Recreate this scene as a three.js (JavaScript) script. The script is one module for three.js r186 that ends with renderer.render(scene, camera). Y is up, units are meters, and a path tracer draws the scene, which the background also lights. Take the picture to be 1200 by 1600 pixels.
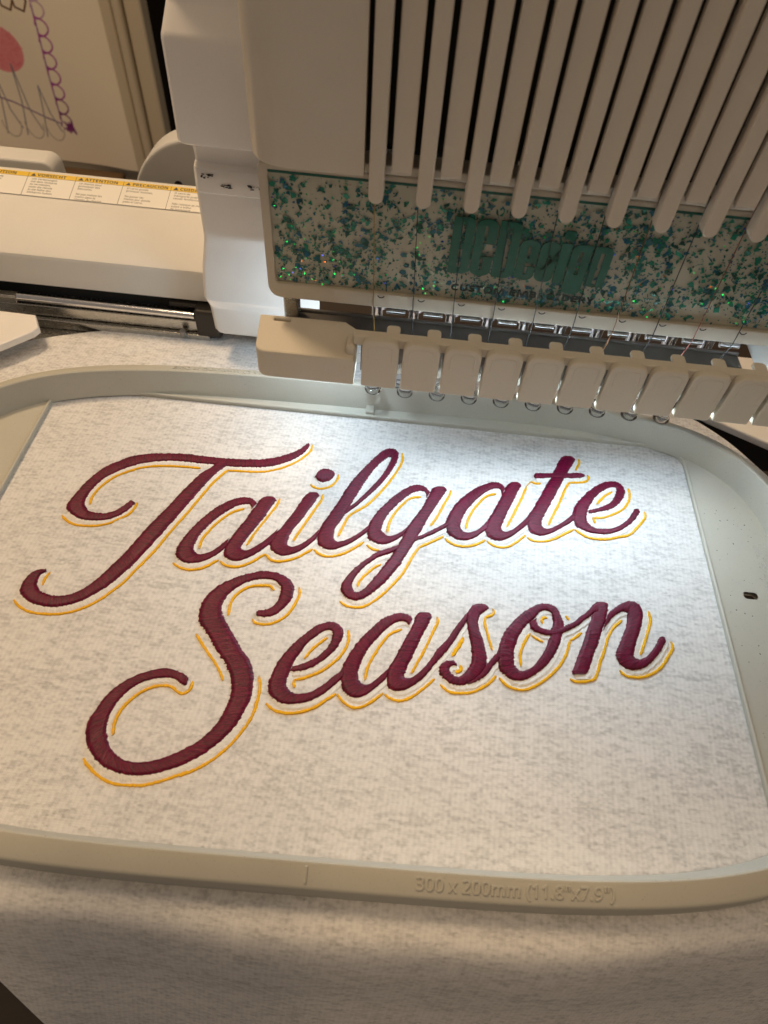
import * as THREE from 'three';
import { RoundedBoxGeometry } from 'three/addons/geometries/RoundedBoxGeometry.js';
import { TextGeometry } from 'three/addons/geometries/TextGeometry.js';
import { FontLoader } from 'three/addons/loaders/FontLoader.js';
import { RectAreaLightUniformsLib } from 'three/addons/lights/RectAreaLightUniformsLib.js';
import { Brush, Evaluator, SUBTRACTION } from 'three-bvh-csg';
import { mergeGeometries, toCreasedNormals, mergeVertices } from 'three/addons/utils/BufferGeometryUtils.js';

// ---------------------------------------------------------------- camera, light, exposure
const scene = new THREE.Scene();
const camera = new THREE.PerspectiveCamera(75.47, 0.75, 0.01, 20);
camera.rotation.order = 'YXZ';
camera.position.set(0.0133, 0.2344, 0.1355);
camera.rotation.set(THREE.MathUtils.degToRad(-52.9965), THREE.MathUtils.degToRad(0.3567), THREE.MathUtils.degToRad(5.5788));
camera.focus = 0.29; camera.userData.fStop = 14;
const renderer = new THREE.WebGLRenderer({ antialias: true });
renderer.toneMapping = THREE.LinearToneMapping;
renderer.toneMappingExposure = 1.0;
renderer.shadowMap.enabled = true;
RectAreaLightUniformsLib.init();
const ROOM = [0.30, 0.245, 0.20], ROOM_STRENGTH = 0.66;            // dim warm room all round
scene.background = new THREE.Color().setRGB(ROOM[0] * ROOM_STRENGTH, ROOM[1] * ROOM_STRENGTH, ROOM[2] * ROOM_STRENGTH);
const LAMPS = [ // unseen ceiling lamps, placed to light the cloth, frame and carriage
  { at: [-0.46, 1.25, -0.46], size: 0.26, power: 74, label: 'unseen warm square ceiling lamp panel behind and left of the machine, lighting the carriage and left cloth' },
  { at: [-0.45, 1.35, 0.12], size: 0.12, power: 58, label: 'unseen warm square ceiling lamp panel above the left end of the frame, lighting the cloth' },
  { at: [0.36, 1.35, 0.26], size: 0.12, power: 68, label: 'unseen warm square ceiling lamp panel above the right end of the frame, lighting the front cloth' }], LAMPC = [1, 0.72, 0.44];
const LEDC = [0.70, 0.87, 1.0], LEDS = [ // unseen white machine lamps, placed under the needle case
  { at: [81, 57, -75], w: 160, h: 5, to: [84, 0, 105], power: 122 },  // out of view, placed to light the hooped fabric
  { at: [-14, 58.4, -93], w: 34, h: 6, to: [-52, 0, -108], power: 100 }];  // out of view, placed to light the lower arm cover and rear left fabric

// ---------------------------------------------------------------- helpers (shapes are drawn in millimetres)
let seed = 12345;
const rnd = () => { seed = (seed * 1664525 + 1013904223) >>> 0; return seed / 4294967296; };
const rr = (a, b) => a + (b - a) * rnd();
const used = new Map();
function numbered(n) { const k = used.get(n) || 0; used.set(n, k + 1); return k ? n + '_' + String(k).padStart(3, '0') : n; }
const bases = new WeakMap();
function thing(name, label, category, base = [0, 0, 0], group) {
  const o = new THREE.Group(); o.name = numbered(name);
  o.position.set(base[0] / 1000, base[1] / 1000, base[2] / 1000);
  o.userData = { label, category }; if (group) o.userData.group = group;
  bases.set(o, base); scene.add(o); return o;
}
function boxUV(g, size = 60) {                                       // texture coordinates in real size, by the way each face points
  const p = g.attributes.position, n = g.attributes.normal, uv = new Float32Array(p.count * 2);
  for (let i = 0; i < p.count; i++) {
    const x = Math.abs(n.getX(i)), y = Math.abs(n.getY(i)), z = Math.abs(n.getZ(i));
    let u, v;
    if (y >= x && y >= z) { u = p.getX(i); v = p.getZ(i); } else if (z >= x) { u = p.getX(i); v = p.getY(i); } else { u = p.getZ(i); v = p.getY(i); }
    uv[2 * i] = u / size; uv[2 * i + 1] = v / size;
  }
  g.setAttribute('uv', new THREE.BufferAttribute(uv, 2)); return g;
}
function clean(g, keepUV) {
  g = g.index ? g.toNonIndexed() : g.clone();
  if (!g.attributes.normal) g.computeVertexNormals();
  for (const k of Object.keys(g.attributes)) if (!['position', 'normal', 'uv'].includes(k)) g.deleteAttribute(k);
  if (!keepUV) boxUV(g);
  return g;
}
function part(parent, name, geos, mat, opt = {}) {
  geos = [geos].flat(3).map(g => clean(g, opt.uv));
  const g = geos.length > 1 ? mergeGeometries(geos) : geos[0];
  let top = parent; while (top.parent && top.parent !== scene) top = top.parent;
  const b = bases.get(top) || [0, 0, 0];
  g.translate(-b[0], -b[1], -b[2]).scale(0.001, 0.001, 0.001);
  const m = new THREE.Mesh(g, mat); m.name = opt.name || name; m.castShadow = m.receiveShadow = true;
  if (opt.label) m.userData.label = opt.label; if (opt.kind) m.userData.kind = opt.kind;
  parent.add(m); return m;
}
function struct(name, geos, mat) {
  const m = part(scene, name, geos, mat); m.userData.kind = 'structure'; m.name = numbered(name); return m;
}
const RB = (x0, x1, y0, y1, z0, z1, r = 1, s = 3) => new RoundedBoxGeometry(x1 - x0, y1 - y0, z1 - z0, s, r).translate((x0 + x1) / 2, (y0 + y1) / 2, (z0 + z1) / 2);
const BX = (x0, x1, y0, y1, z0, z1) => new THREE.BoxGeometry(x1 - x0, y1 - y0, z1 - z0).translate((x0 + x1) / 2, (y0 + y1) / 2, (z0 + z1) / 2);
function bar(a, b, r, seg = 10, r2 = r) {
  const A = new THREE.Vector3(...a), B = new THREE.Vector3(...b), d = B.clone().sub(A);
  const g = new THREE.CylinderGeometry(r2, r, d.length(), seg);
  g.applyQuaternion(new THREE.Quaternion().setFromUnitVectors(new THREE.Vector3(0, 1, 0), d.normalize()));
  return g.translate((A.x + B.x) / 2, (A.y + B.y) / 2, (A.z + B.z) / 2);
}
function roundRect(x0, y0, x1, y1, r, cls = THREE.Shape) {
  const s = new cls(); const [a, b, c, d] = Array.isArray(r) ? r : [r, r, r, r];   // corners: x0y0, x1y0, x1y1, x0y1
  s.moveTo(x0 + a, y0); s.lineTo(x1 - b, y0); if (b) s.absarc(x1 - b, y0 + b, b, -Math.PI / 2, 0);
  s.lineTo(x1, y1 - c); if (c) s.absarc(x1 - c, y1 - c, c, 0, Math.PI / 2);
  s.lineTo(x0 + d, y1); if (d) s.absarc(x0 + d, y1 - d, d, Math.PI / 2, Math.PI);
  s.lineTo(x0, y0 + a); if (a) s.absarc(x0 + a, y0 + a, a, Math.PI, Math.PI * 1.5); return s;
}
const poly = pts => { const s = new THREE.Shape(); pts.forEach((p, i) => i ? s.lineTo(...p) : s.moveTo(...p)); s.closePath(); return s; };
function ext(shape, depth, bevel = 0, seg = 2, curve = 10) {          // front view (x, y), depth goes towards +z
  return new THREE.ExtrudeGeometry(shape, { depth: depth - 2 * bevel, bevelEnabled: bevel > 0, bevelSize: bevel, bevelThickness: bevel, bevelOffset: -bevel, bevelSegments: seg, curveSegments: curve }).translate(0, 0, bevel);
}
const flat = (shape, depth, bevel, curve) => ext(shape, depth, bevel, 2, curve).rotateX(Math.PI / 2);  // plan view (x, z), depth goes down

// smooth noise
const perm = new Uint8Array(512); { const p = [...Array(256).keys()]; for (let i = 255; i > 0; i--) { const j = Math.floor(rnd() * (i + 1)); [p[i], p[j]] = [p[j], p[i]]; } for (let i = 0; i < 512; i++) perm[i] = p[i & 255]; }
const hash = (x, y) => perm[perm[x & 255] + (y & 255)] / 255;
function vnoise(x, y, px = 256, py = 256) {
  const xi = Math.floor(x), yi = Math.floor(y), fx = x - xi, fy = y - yi, u = fx * fx * (3 - 2 * fx), v = fy * fy * (3 - 2 * fy);
  const X0 = ((xi % px) + px) % px, X1 = (X0 + 1) % px, Y0 = ((yi % py) + py) % py, Y1 = (Y0 + 1) % py;
  return (hash(X0, Y0) * (1 - u) + hash(X1, Y0) * u) * (1 - v) + (hash(X0, Y1) * (1 - u) + hash(X1, Y1) * u) * v;
}
function dataTex(w, h, fn, srgb) {
  const d = new Uint8Array(w * h * 4);
  for (let y = 0; y < h; y++) for (let x = 0; x < w; x++) { const c = fn(x, y), i = 4 * (y * w + x); d[i] = c[0]; d[i + 1] = c[1]; d[i + 2] = c[2]; d[i + 3] = 255; }
  const t = new THREE.DataTexture(d, w, h); t.wrapS = t.wrapT = THREE.RepeatWrapping; t.magFilter = t.minFilter = THREE.LinearFilter;
  if (srgb) t.colorSpace = THREE.SRGBColorSpace; t.needsUpdate = true; return t;
}
const rep = (t, n, m = n) => { const c = t.clone(); c.repeat.set(n, m); c.needsUpdate = true; return c; };

// ---------------------------------------------------------------- materials
const lin = (r, g, b) => new THREE.Color().setRGB(r, g, b);
const std = o => new THREE.MeshStandardMaterial(o), phy = o => new THREE.MeshPhysicalMaterial(o);
// heathered jersey: light yarn with dark fibres spun into it, running across
const FAB = 360;
const heather = (() => {
  const N = 2048, dark = new Float32Array(N * N), s = N / FAB;
  const drift = (x, y) => 0.22 * vnoise(x / N * 84, y / N * 230, 84, 230) + 0.34 * vnoise(x / N * 170 + 7, y / N * 256 * 1.5 + 3, 170, 256) + 0.12 * vnoise(x / N * 22 + 3, y / N * 60 + 9, 22, 60) + 0.32 * vnoise(x / N * 256 * 1.3 + 11, y / N * 256 * 2.2 + 1, 256, 256);
  for (let k = 0; k < 60000; k++) {                                   // single dark fibres
    const x = rnd() * N, y = rnd() * N, cl = drift(x, y);
    if (rnd() > 0.05 + 8 * Math.max(0, cl - 0.42) ** 1.5) continue;
    const L = rr(0.6, 3) * s, w = rr(1, 2), a = rr(0.08, 0.34), tilt = rr(-0.5, 0.5) * rnd();
    for (let i = -L / 2; i < L / 2; i++) {
      const fade = 1 - Math.abs(2 * i / L), yy = y + tilt * i + (vnoise(i / 6 + k, k * 0.37) - 0.5) * 4;
      for (let j = -2; j <= 2; j++) { const X = ((Math.round(x + i) % N) + N) % N, Y = ((Math.round(yy + j) % N) + N) % N; dark[Y * N + X] += a * fade * Math.max(0, 1 - Math.abs(j) / w) * 2 * rnd(); }
    }
  }
  const mix = (x, y) => { const n = Math.imul((x | 0) * 374761393 + (y | 0) * 668265263, 1274126177); return ((n ^ (n >>> 15)) >>> 0) / 4294967296; };
  return dataTex(N, N, (x, y) => {
    const cl = drift(x, y), d = Math.min(1, Math.max(0, (cl - 0.36) / 0.42)), g = mix(x / 3, y / 2.5), g2 = mix(x / 2 + 999, y / 2 + 77) - 0.5;
    let v = 228 - 12 * d - 11 * d * d - 17 * d * g + 20 * g2 - 90 * (1 - Math.exp(-dark[y * N + x] * 0.8));
    v = Math.max(72, Math.min(250, v));
    return [v, v * 0.993, v * 0.985];
  }, true);
})();
const knit = dataTex(256, 256, (x, y) => {                            // rows of small v-shaped loops; one tile is 16 x 16 loops
  const u = x / 16, v = y / 16, fu = u - Math.floor(u), a = Math.abs(fu - 0.5) * 2, w = (v + a * 0.55) % 1;
  const h = Math.sin(Math.PI * w) ** 0.7 * (0.55 + 0.45 * Math.sin(Math.PI * ((fu * 2) % 1)));
  const q = Math.round(255 * Math.min(1, h * (0.82 + 0.3 * hash(Math.floor(u) * 3, Math.floor(v) * 7)))); return [q, q, q];
});
const grain = dataTex(256, 256, (x, y) => { const v = 120 + 60 * vnoise(x / 4, y / 4, 64, 64) + 50 * vnoise(x / 16, y / 16, 16, 16) + 25 * hash(x, y); const q = Math.min(255, v); return [q, q, q]; });
const speck = (base, amount) => dataTex(512, 512, (x, y) => {         // plastic with a few tiny dark specks and scuffs
  const n = vnoise(x / 64, y / 64, 8, 8) * 2.5 + vnoise(x / 5, y / 9, 102, 56) * 1.5, sp = vnoise(x / 3 + 9, y / 3, 170, 170) > 0.985 ? -amount : 0;
  return base.map(c => Math.max(0, Math.min(255, c + n - 2 + sp)));
}, true);
const M = {};
M.fabric = std({ map: heather, bumpMap: rep(knit, FAB / 14, FAB / 12.5), bumpScale: 0.00003, roughness: 0.95 });
const plastic = (rgb, amount, rough, extra = {}) => phy({ map: speck(rgb, amount), roughness: rough, bumpMap: rep(grain, 6), bumpScale: 0.000004, ...extra });
M.hoop = plastic([189, 186, 174], 85, 0.6, { specularIntensity: 0.7 });
M.white = plastic([226, 224, 220], 30, 0.42, { clearcoat: 0.25, clearcoatRoughness: 0.25 });
M.gloss = plastic([240, 236, 231], 22, 0.4, { clearcoat: 0.3, clearcoatRoughness: 0.2 });
M.satin = plastic([232, 229, 222], 22, 0.6);
M.beige = plastic([214, 206, 190], 40, 0.62);
M.fin = plastic([210, 200, 185], 10, 0.7);
M.head = plastic([212, 203, 189], 10, 0.4, { clearcoat: 0.35, clearcoatRoughness: 0.1 });
M.black = std({ color: lin(0.012, 0.012, 0.013), roughness: 0.6 });
M.darkmetal = std({ color: lin(0.26, 0.245, 0.23), metalness: 0.4, roughness: 0.5, roughnessMap: rep(grain, 1, 6) });
M.chrome = std({ color: lin(0.78, 0.78, 0.80), metalness: 1, roughness: 0.16 });
M.steel = std({ color: lin(0.50, 0.49, 0.46), metalness: 1, roughness: 0.34, roughnessMap: rep(grain, 1, 4) });
M.acrylic = phy({ color: lin(0.95, 0.97, 0.98), roughness: 0.1, transmission: 1, thickness: 0.002, ior: 1.52 });
// embroidery threads: fine ridges along each stitch
const threadBump = dataTex(64, 512, (x, y) => { const q = 90 + 130 * Math.abs(Math.sin(Math.PI * y / 9)) * (0.6 + 0.5 * hash(y / 9 | 0, 11)) - 40 * hash(x / 10 | 0, y / 6 | 0); const c = Math.max(0, Math.min(255, q)); return [c, c, c]; });
const threadSheen = (c, f) => dataTex(64, 512, (x, y) => { const k = 1 + f * (0.4 * (hash(y / 9 | 0, 5) - 0.5) + 0.65 * (hash(x / 14 + 3 | 0, y / 8 | 0) - 0.5) + 0.5 * (hash(x >> 1, y >> 1) - 0.5)); return c.map(v => Math.min(255, v * k)); }, true);  // tone variation painted in to read as thread sparkle
const thread = (c, rough, f = 0.55, bump = 0.00014) => phy({ map: threadSheen(c, f), bumpMap: threadBump, bumpScale: bump, roughness: rough, anisotropy: 0.6, specularIntensity: 0.45 });
M.maroon = thread([92, 5, 40], 0.38, 0.6, 0.00006);
M.gold = thread([232, 174, 8], 0.45, 0.12, 0.00004);
M.whitethread = thread([232, 230, 226], 0.9, 0.08, 0.00004);

// ---------------------------------------------------------------- background behind the machine
{
  struct('floor', BX(-2500, 2500, -910, -900, -2500, 2500), std({ color: lin(0.10, 0.07, 0.05), roughness: 0.8 }));
  struct('dark_backdrop', BX(-1800, 1800, -900, 1500, -1340, -1300), std({ color: lin(0.018, 0.012, 0.009), roughness: 0.9 }));  // near-black colour stands for the unlit doorway behind
  const cream = std({ color: lin(0.66, 0.57, 0.42), roughness: 0.6 });
  const door = thing('cupboard_door', 'cream painted cupboard door with grooved edge moulding behind the drawing', 'door', [-700, -900, -920]);
  part(door, 'panel', RB(-1300, -384.9, -900, 700, -940, -915, 3), cream);
  for (const [a, b, z] of [[-437.6, -421.1, -899], [-419.1, -407.1, -895], [-405.1, -380.9, -902]]) part(door, 'moulding', RB(a, b, -900, 700, -914, z, 4, 4), cream);
  const desk = thing('desk', 'brown wooden desk edge under the hanging drawing', 'desk', [-800, -900, -860]);
  part(desk, 'desk_top', RB(-1300, -463, -377, -315, -910, -700, 5), std({ color: lin(0.13, 0.075, 0.035), roughness: 0.6, bumpMap: rep(grain, 0.3, 4), bumpScale: 0.0002 }));
  part(desk, 'leg', RB(-520, -470, -900, -377.5, -890, -840, 3), std({ color: lin(0.10, 0.06, 0.03), roughness: 0.6 }));
  // child's drawing
  const paper = thing('child_drawing', 'sheet of paper with a child’s felt pen drawing of loops and a pink ball', 'drawing', [-570, -303, -908]);
  const W = 210, H = 200, S = 4, cv = document.createElement('canvas'); cv.width = W * S; cv.height = H * S; const c = cv.getContext('2d');
  c.fillStyle = '#fbefd9'; c.fillRect(0, 0, cv.width, cv.height);
  const X0 = -515, Y0 = 50, X = x => (x - X0) * S, Yp = y => (Y0 - y) * S;
  c.lineCap = 'round'; c.lineJoin = 'round';
  const line = (pts, col, w) => { c.strokeStyle = col; c.lineWidth = w * S; c.beginPath(); pts.forEach((p, i) => i ? c.lineTo(X(p[0]), Yp(p[1])) : c.moveTo(X(p[0]), Yp(p[1]))); c.stroke(); };
  c.fillStyle = '#f0959a'; c.beginPath(); c.ellipse(X(-423), Yp(-42), 23 * S, 21 * S, 0, 0, 7); c.fill();
  for (let i = 0; i < 260; i++) { const a = rnd() * 6.28, r = Math.sqrt(rnd()) * 20; line([[-423 + r * Math.cos(a), -42 + r * Math.sin(a) * .9], [-421 + r * Math.cos(a) + rr(-3, 3), -42 + r * Math.sin(a) * .9 + rr(-3, 3)]], i % 2 ? 'rgba(240,140,148,.5)' : 'rgba(224,100,122,.3)', 1.1); }
  line([[-375, 30], [-377, -20], [-380, -60], [-382, -108], [-384, -112]], '#8d5a9a', 1.4);
  line([[-470, -82], [-430, -92], [-400, -104], [-384, -109]], '#7a5088', 1.4);
  for (let i = 0; i < 9; i++) { const y = 16 - i * 14.5, x = -375.5 - i * 0.75, p = []; for (let k = 0; k <= 12; k++) { const a = -Math.PI / 2 + Math.PI * k / 12; p.push([x + 11 * Math.cos(a), y - 6 + 8 * Math.sin(a)]); } p.push([x + 1, y + 3], [x - 1, y - 4]); line(p, i > 6 ? '#7d2f78' : i < 2 ? '#c9a5bd' : '#a9459f', 1.5); }
  for (let k = 0; k < 30; k++) line([[-376 + rr(-4, 5), -112 + rr(-6, 6)], [-374 + rr(-4, 6), -114 + rr(-5, 6)]], '#7d2f78', 1.2);
  for (const [x, h] of [[-440, 62], [-418, 70], [-396, 52]]) line([[x - 8, -125], [x - 2, -90], [x, -125 + h], [x + 4, -100], [x + 11, -118]], '#85808f', 1.2);
  for (const x of [-440, -415, -392]) { const p = []; for (let k = 0; k <= 14; k++) { const a = Math.PI * k / 14; p.push([x - 10 * Math.cos(a), -112 - 16 * Math.sin(a)]); } line(p, '#b9ac9d', 1.1); }
  for (const x of [-420, -400, -377 - 10]) { line([[x - 7, 30], [x - 6, -4], [x + 2, -7], [x + 7, 2], [x + 1, 9], [x - 5, 7]], '#6a4427', 1.7); line([[x - 3, 7], [x + 4, 14], [x + 1, 24], [x - 5, 20]], '#6a4427', 1.7); }
  const t = new THREE.CanvasTexture(cv); t.colorSpace = THREE.SRGBColorSpace; t.magFilter = THREE.LinearFilter;
  const PW = 295.7, PH = 281.6, sheet = new THREE.PlaneGeometry(PW, PH, 40, 40), p = sheet.attributes.position;
  for (let i = 0; i < p.count; i++) { const x = p.getX(i), y = p.getY(i); p.setXYZ(i, x - 730.5 + PW / 2, y - 25.2 - PH / 2, -909 + 7 * Math.exp(-((x - PW / 2) ** 2) / 1800) + 2 * Math.sin(x / 42 + y / 70)); }
  sheet.computeVertexNormals();
  part(paper, 'sheet', sheet, std({ map: t, roughness: 0.85, side: THREE.DoubleSide }), { uv: true });
}

// ---------------------------------------------------------------- table under everything
const table = thing('table', 'dark brown table top under the machine, seen at the lower left corner', 'table', [0, -160, 0]);
part(table, 'table_top', RB(-420, 600, -190, -160, -420, 420, 3), std({ color: lin(0.045, 0.032, 0.024), roughness: 0.6, bumpMap: rep(grain, 0.5, 5), bumpScale: 0.0002 }));
for (const [x, z] of [[-380, -380], [560, -380], [-380, 380], [560, 380]]) part(table, 'leg', RB(x - 25, x + 25, -900, -190.5, z - 25, z + 25, 4), M.black);

// ---------------------------------------------------------------- hoop
const HA = 190.5, HB = 104.3, HZ = -3.3, HROT = 0.02;
const NS = 480;
function hoopLoop(d) {                                               // the rounded outline, moved outwards by d
  const pts = [];
  for (let i = 0; i < NS; i++) {
    const t = 2 * Math.PI * i / NS, c = Math.cos(t), s = Math.sin(t), e = 0.5;
    const x = HA * Math.sign(c) * Math.abs(c) ** e, z = HB * Math.sign(s) * Math.abs(s) ** e;
    let nx = Math.sign(x) * Math.abs(x / HA) ** 3 / HA, nz = Math.sign(z) * Math.abs(z / HB) ** 3 / HB; const l = Math.hypot(nx, nz); nx /= l; nz /= l;
    const X = x + nx * d, Z = z + nz * d;
    pts.push([X * Math.cos(HROT) + Z * Math.sin(HROT), HZ + Z * Math.cos(HROT) - X * Math.sin(HROT), nx, nz]);
  }
  return pts;
}
function ringSweep(profile, crease = 0.7) {                          // profile: [outward, height] from the inside over the top to the outside
  const pos = [], idx = [], n = profile.length;
  profile.forEach(([d, y]) => hoopLoop(d).forEach(p => pos.push(p[0], y, p[1])));
  for (let j = 0; j < n - 1; j++) for (let i = 0; i < NS; i++) { const a = j * NS + i, b = j * NS + (i + 1) % NS, c = a + NS, d = b + NS; idx.push(a, b, c, b, d, c); }
  const g = new THREE.BufferGeometry(); g.setAttribute('position', new THREE.Float32BufferAttribute(pos, 3)); g.setIndex(idx);
  return toCreasedNormals(g, crease);
}
const hoop = thing('embroidery_hoop', 'large pale grey plastic embroidery frame marked 300 x 200mm holding the grey fabric', 'embroidery hoop', [0, 0, 0]);
{
  part(hoop, 'ring', ringSweep([[-3.2, -1], [-3, 0.2], [-0.25, 11.6], [-0.05, 12.25], [0.5, 12.6], [1.2, 12.5], [6.4, 10.2], [7.1, 9.7], [7.5, 8.9], [7.9, 0.3], [7.8, -2]]), M.hoop);
  const WX = 155, WZ = 99.2, CR = 12, sl = [169.3, -17.0];
  const out = hoopLoop(-1.5).map(p => [Math.atan2(p[1], p[0]), Math.hypot(p[0], p[1])]).sort((p, q) => p[0] - q[0]);
  const rOut = a => { let k = out.findIndex(p => p[0] > a); if (k < 0) k = 0; const q = out[k], p = out[(k + out.length - 1) % out.length]; let d = q[0] - p[0], e = a - p[0]; if (d < 0) d += 2 * Math.PI; if (e < 0) e += 2 * Math.PI; return p[1] + (q[1] - p[1]) * e / d; };
  const angles = [], win = [];
  const rp = roundRect(-WX, -WZ, WX, WZ, CR).getPoints(10);
  rp.slice(0, -1).forEach((q, i, arr) => { const n = arr[(i + 1) % arr.length], L = q.distanceTo(n); if (L < 1e-6) return; const k = Math.max(1, Math.round(L / 4)); for (let j = 0; j < k; j++) win.push([q.x + (n.x - q.x) * j / k, q.y + (n.y - q.y) * j / k]); });
  const inner = [], outer = [];
  win.forEach(([x, z]) => { const a = Math.atan2(z, x), ro = rOut(a), ri = Math.min(Math.hypot(x, z), ro - 1.2); inner.push([ri * Math.cos(a), ri * Math.sin(a)]); outer.push([ro * Math.cos(a), ro * Math.sin(a)]); });
  const N = win.length, pos = [], idx = [];
  [[outer, 0], [inner, 0], [inner, -2.6], [outer, -2.6]].forEach(([l, y]) => l.forEach(p => pos.push(p[0], y, p[1])));
  for (let j = 0; j < 4; j++) for (let i = 0; i < N; i++) { const a = j * N + i, b = j * N + (i + 1) % N, c = ((j + 1) % 4) * N + i, d = ((j + 1) % 4) * N + (i + 1) % N; idx.push(a, b, c, b, d, c); }
  let fg = new THREE.BufferGeometry(); fg.setAttribute('position', new THREE.Float32BufferAttribute(pos, 3)); fg.setIndex(idx); fg.computeVertexNormals();
  fg = toCreasedNormals(fg, 0.5); boxUV(fg);
  const cutter = clean(RB(sl[0] - 3, sl[0] + 3, -6, 4, sl[1] - 1.7, sl[1] + 1.7, 1.4, 4));
  const cut = new Evaluator().evaluate(new Brush(fg), new Brush(cutter), SUBTRACTION);
  part(hoop, 'inner_flange', cut.geometry, M.hoop);
  const loop = new THREE.CatmullRomCurve3(inner.map(p => new THREE.Vector3(p[0] * 1.002, 0.1, p[1] * 1.003)), true, 'catmullrom', 0.2);
  part(hoop, 'window_lip', new THREE.TubeGeometry(loop, 620, 0.75, 8, true), M.hoop);
  const lint = [], dirt = [];
  for (let k = 0; k < 240; k++) { const x = 177 + Math.abs(rr(-1, 1) + rr(-1, 1)) * 6, z = rr(-46, -12); if (Math.abs(x - sl[0]) < 5 && Math.abs(z - sl[1]) < 4) continue; const a = rr(-0.7, 0.7), L = rr(0.3, 1.4); lint.push(bar([x, 0.08, z], [x + L * Math.sin(a), 0.16, z + L * Math.cos(a)], rr(0.05, 0.11), 5)); }
  for (let k = 0; k < 90; k++) { const x = rr(158, 186), z = rr(-70, 80); dirt.push(new THREE.SphereGeometry(rr(0.08, 0.28), 6, 5).scale(rr(0.8, 2.2), 0.25, 1).rotateY(rr(0, 3)).translate(x, 0.02, z)); }
  part(hoop, 'lint', lint, std({ color: lin(0.6, 0.58, 0.56), roughness: 1 }), { kind: 'stuff' });
  part(hoop, 'dirt_speck', dirt, std({ color: lin(0.12, 0.11, 0.10), roughness: 0.9 }), { kind: 'stuff' });
  part(hoop, 'centre_mark', RB(-2.1, 2.1, -0.5, 2.2, -107.3, -100.2, 0.5), M.hoop);
  part(hoop, 'centre_mark', RB(-2.3, 2.3, -0.5, 1.6, 99.4, 102.5, 0.5), M.hoop);
  part(hoop, 'centre_mark', RB(-0.5, 0.5, -0.5, 0.6, -2.5, 2.5, 0.3).rotateX(0.416).translate(0.4, 11.2, 104.6), M.hoop);
}
const HTXT = { x: 33.1, z: 105.8, w: 60.0, a: -0.0522 };
const fonts = {}; for (const [k, f] of [['bold', 'droid_sans_bold'], ['sans', 'droid_sans_regular']]) fonts[k] = await new FontLoader().loadAsync('fonts/droid/' + f + '.typeface.json');
const text = (str, size, depth, font, bevel = 0) => new TextGeometry(str, { font: fonts[font], size, depth, curveSegments: 5, bevelEnabled: bevel > 0, bevelSize: bevel, bevelThickness: bevel, bevelSegments: 2 });
function onLedge(g, x0, w, d0, side) {                               // lay flat lettering on the sloping top of the ring and let it follow the bow
  g.computeBoundingBox(); const k = w / g.boundingBox.max.x, p = g.attributes.position, ring = hoopLoop(0).filter(q => q[1] * side > 60).sort((a, b) => a[0] - b[0]);
  for (let i = 0; i < p.count; i++) {
    const x = x0 + p.getX(i) * k, v = p.getY(i), d = side > 0 ? d0 - v : d0 + v; let j = ring.findIndex(q => q[0] > x); j = Math.max(1, j);
    const f = (x - ring[j - 1][0]) / (ring[j][0] - ring[j - 1][0]), z = ring[j - 1][1] + (ring[j][1] - ring[j - 1][1]) * f;
    p.setXYZ(i, x, 12.5 - (d - 1.2) * 0.4423 + p.getZ(i) - 0.15, z + side * d);
  }
  g.computeVertexNormals(); return g;
}
part(hoop, 'raised_lettering', onLedge(text('300 x 200mm (11.8"x7.9")', 3.3, 0.55, 'sans', 0.12), HTXT.x, HTXT.w, 5.3, 1), M.hoop);
part(hoop, 'raised_lettering', onLedge(text('300 x 200mm (11.8"x7.9")', 3.0, 0.45, 'sans', 0.1), -98, 62, 2.0, -1), M.hoop);

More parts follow.
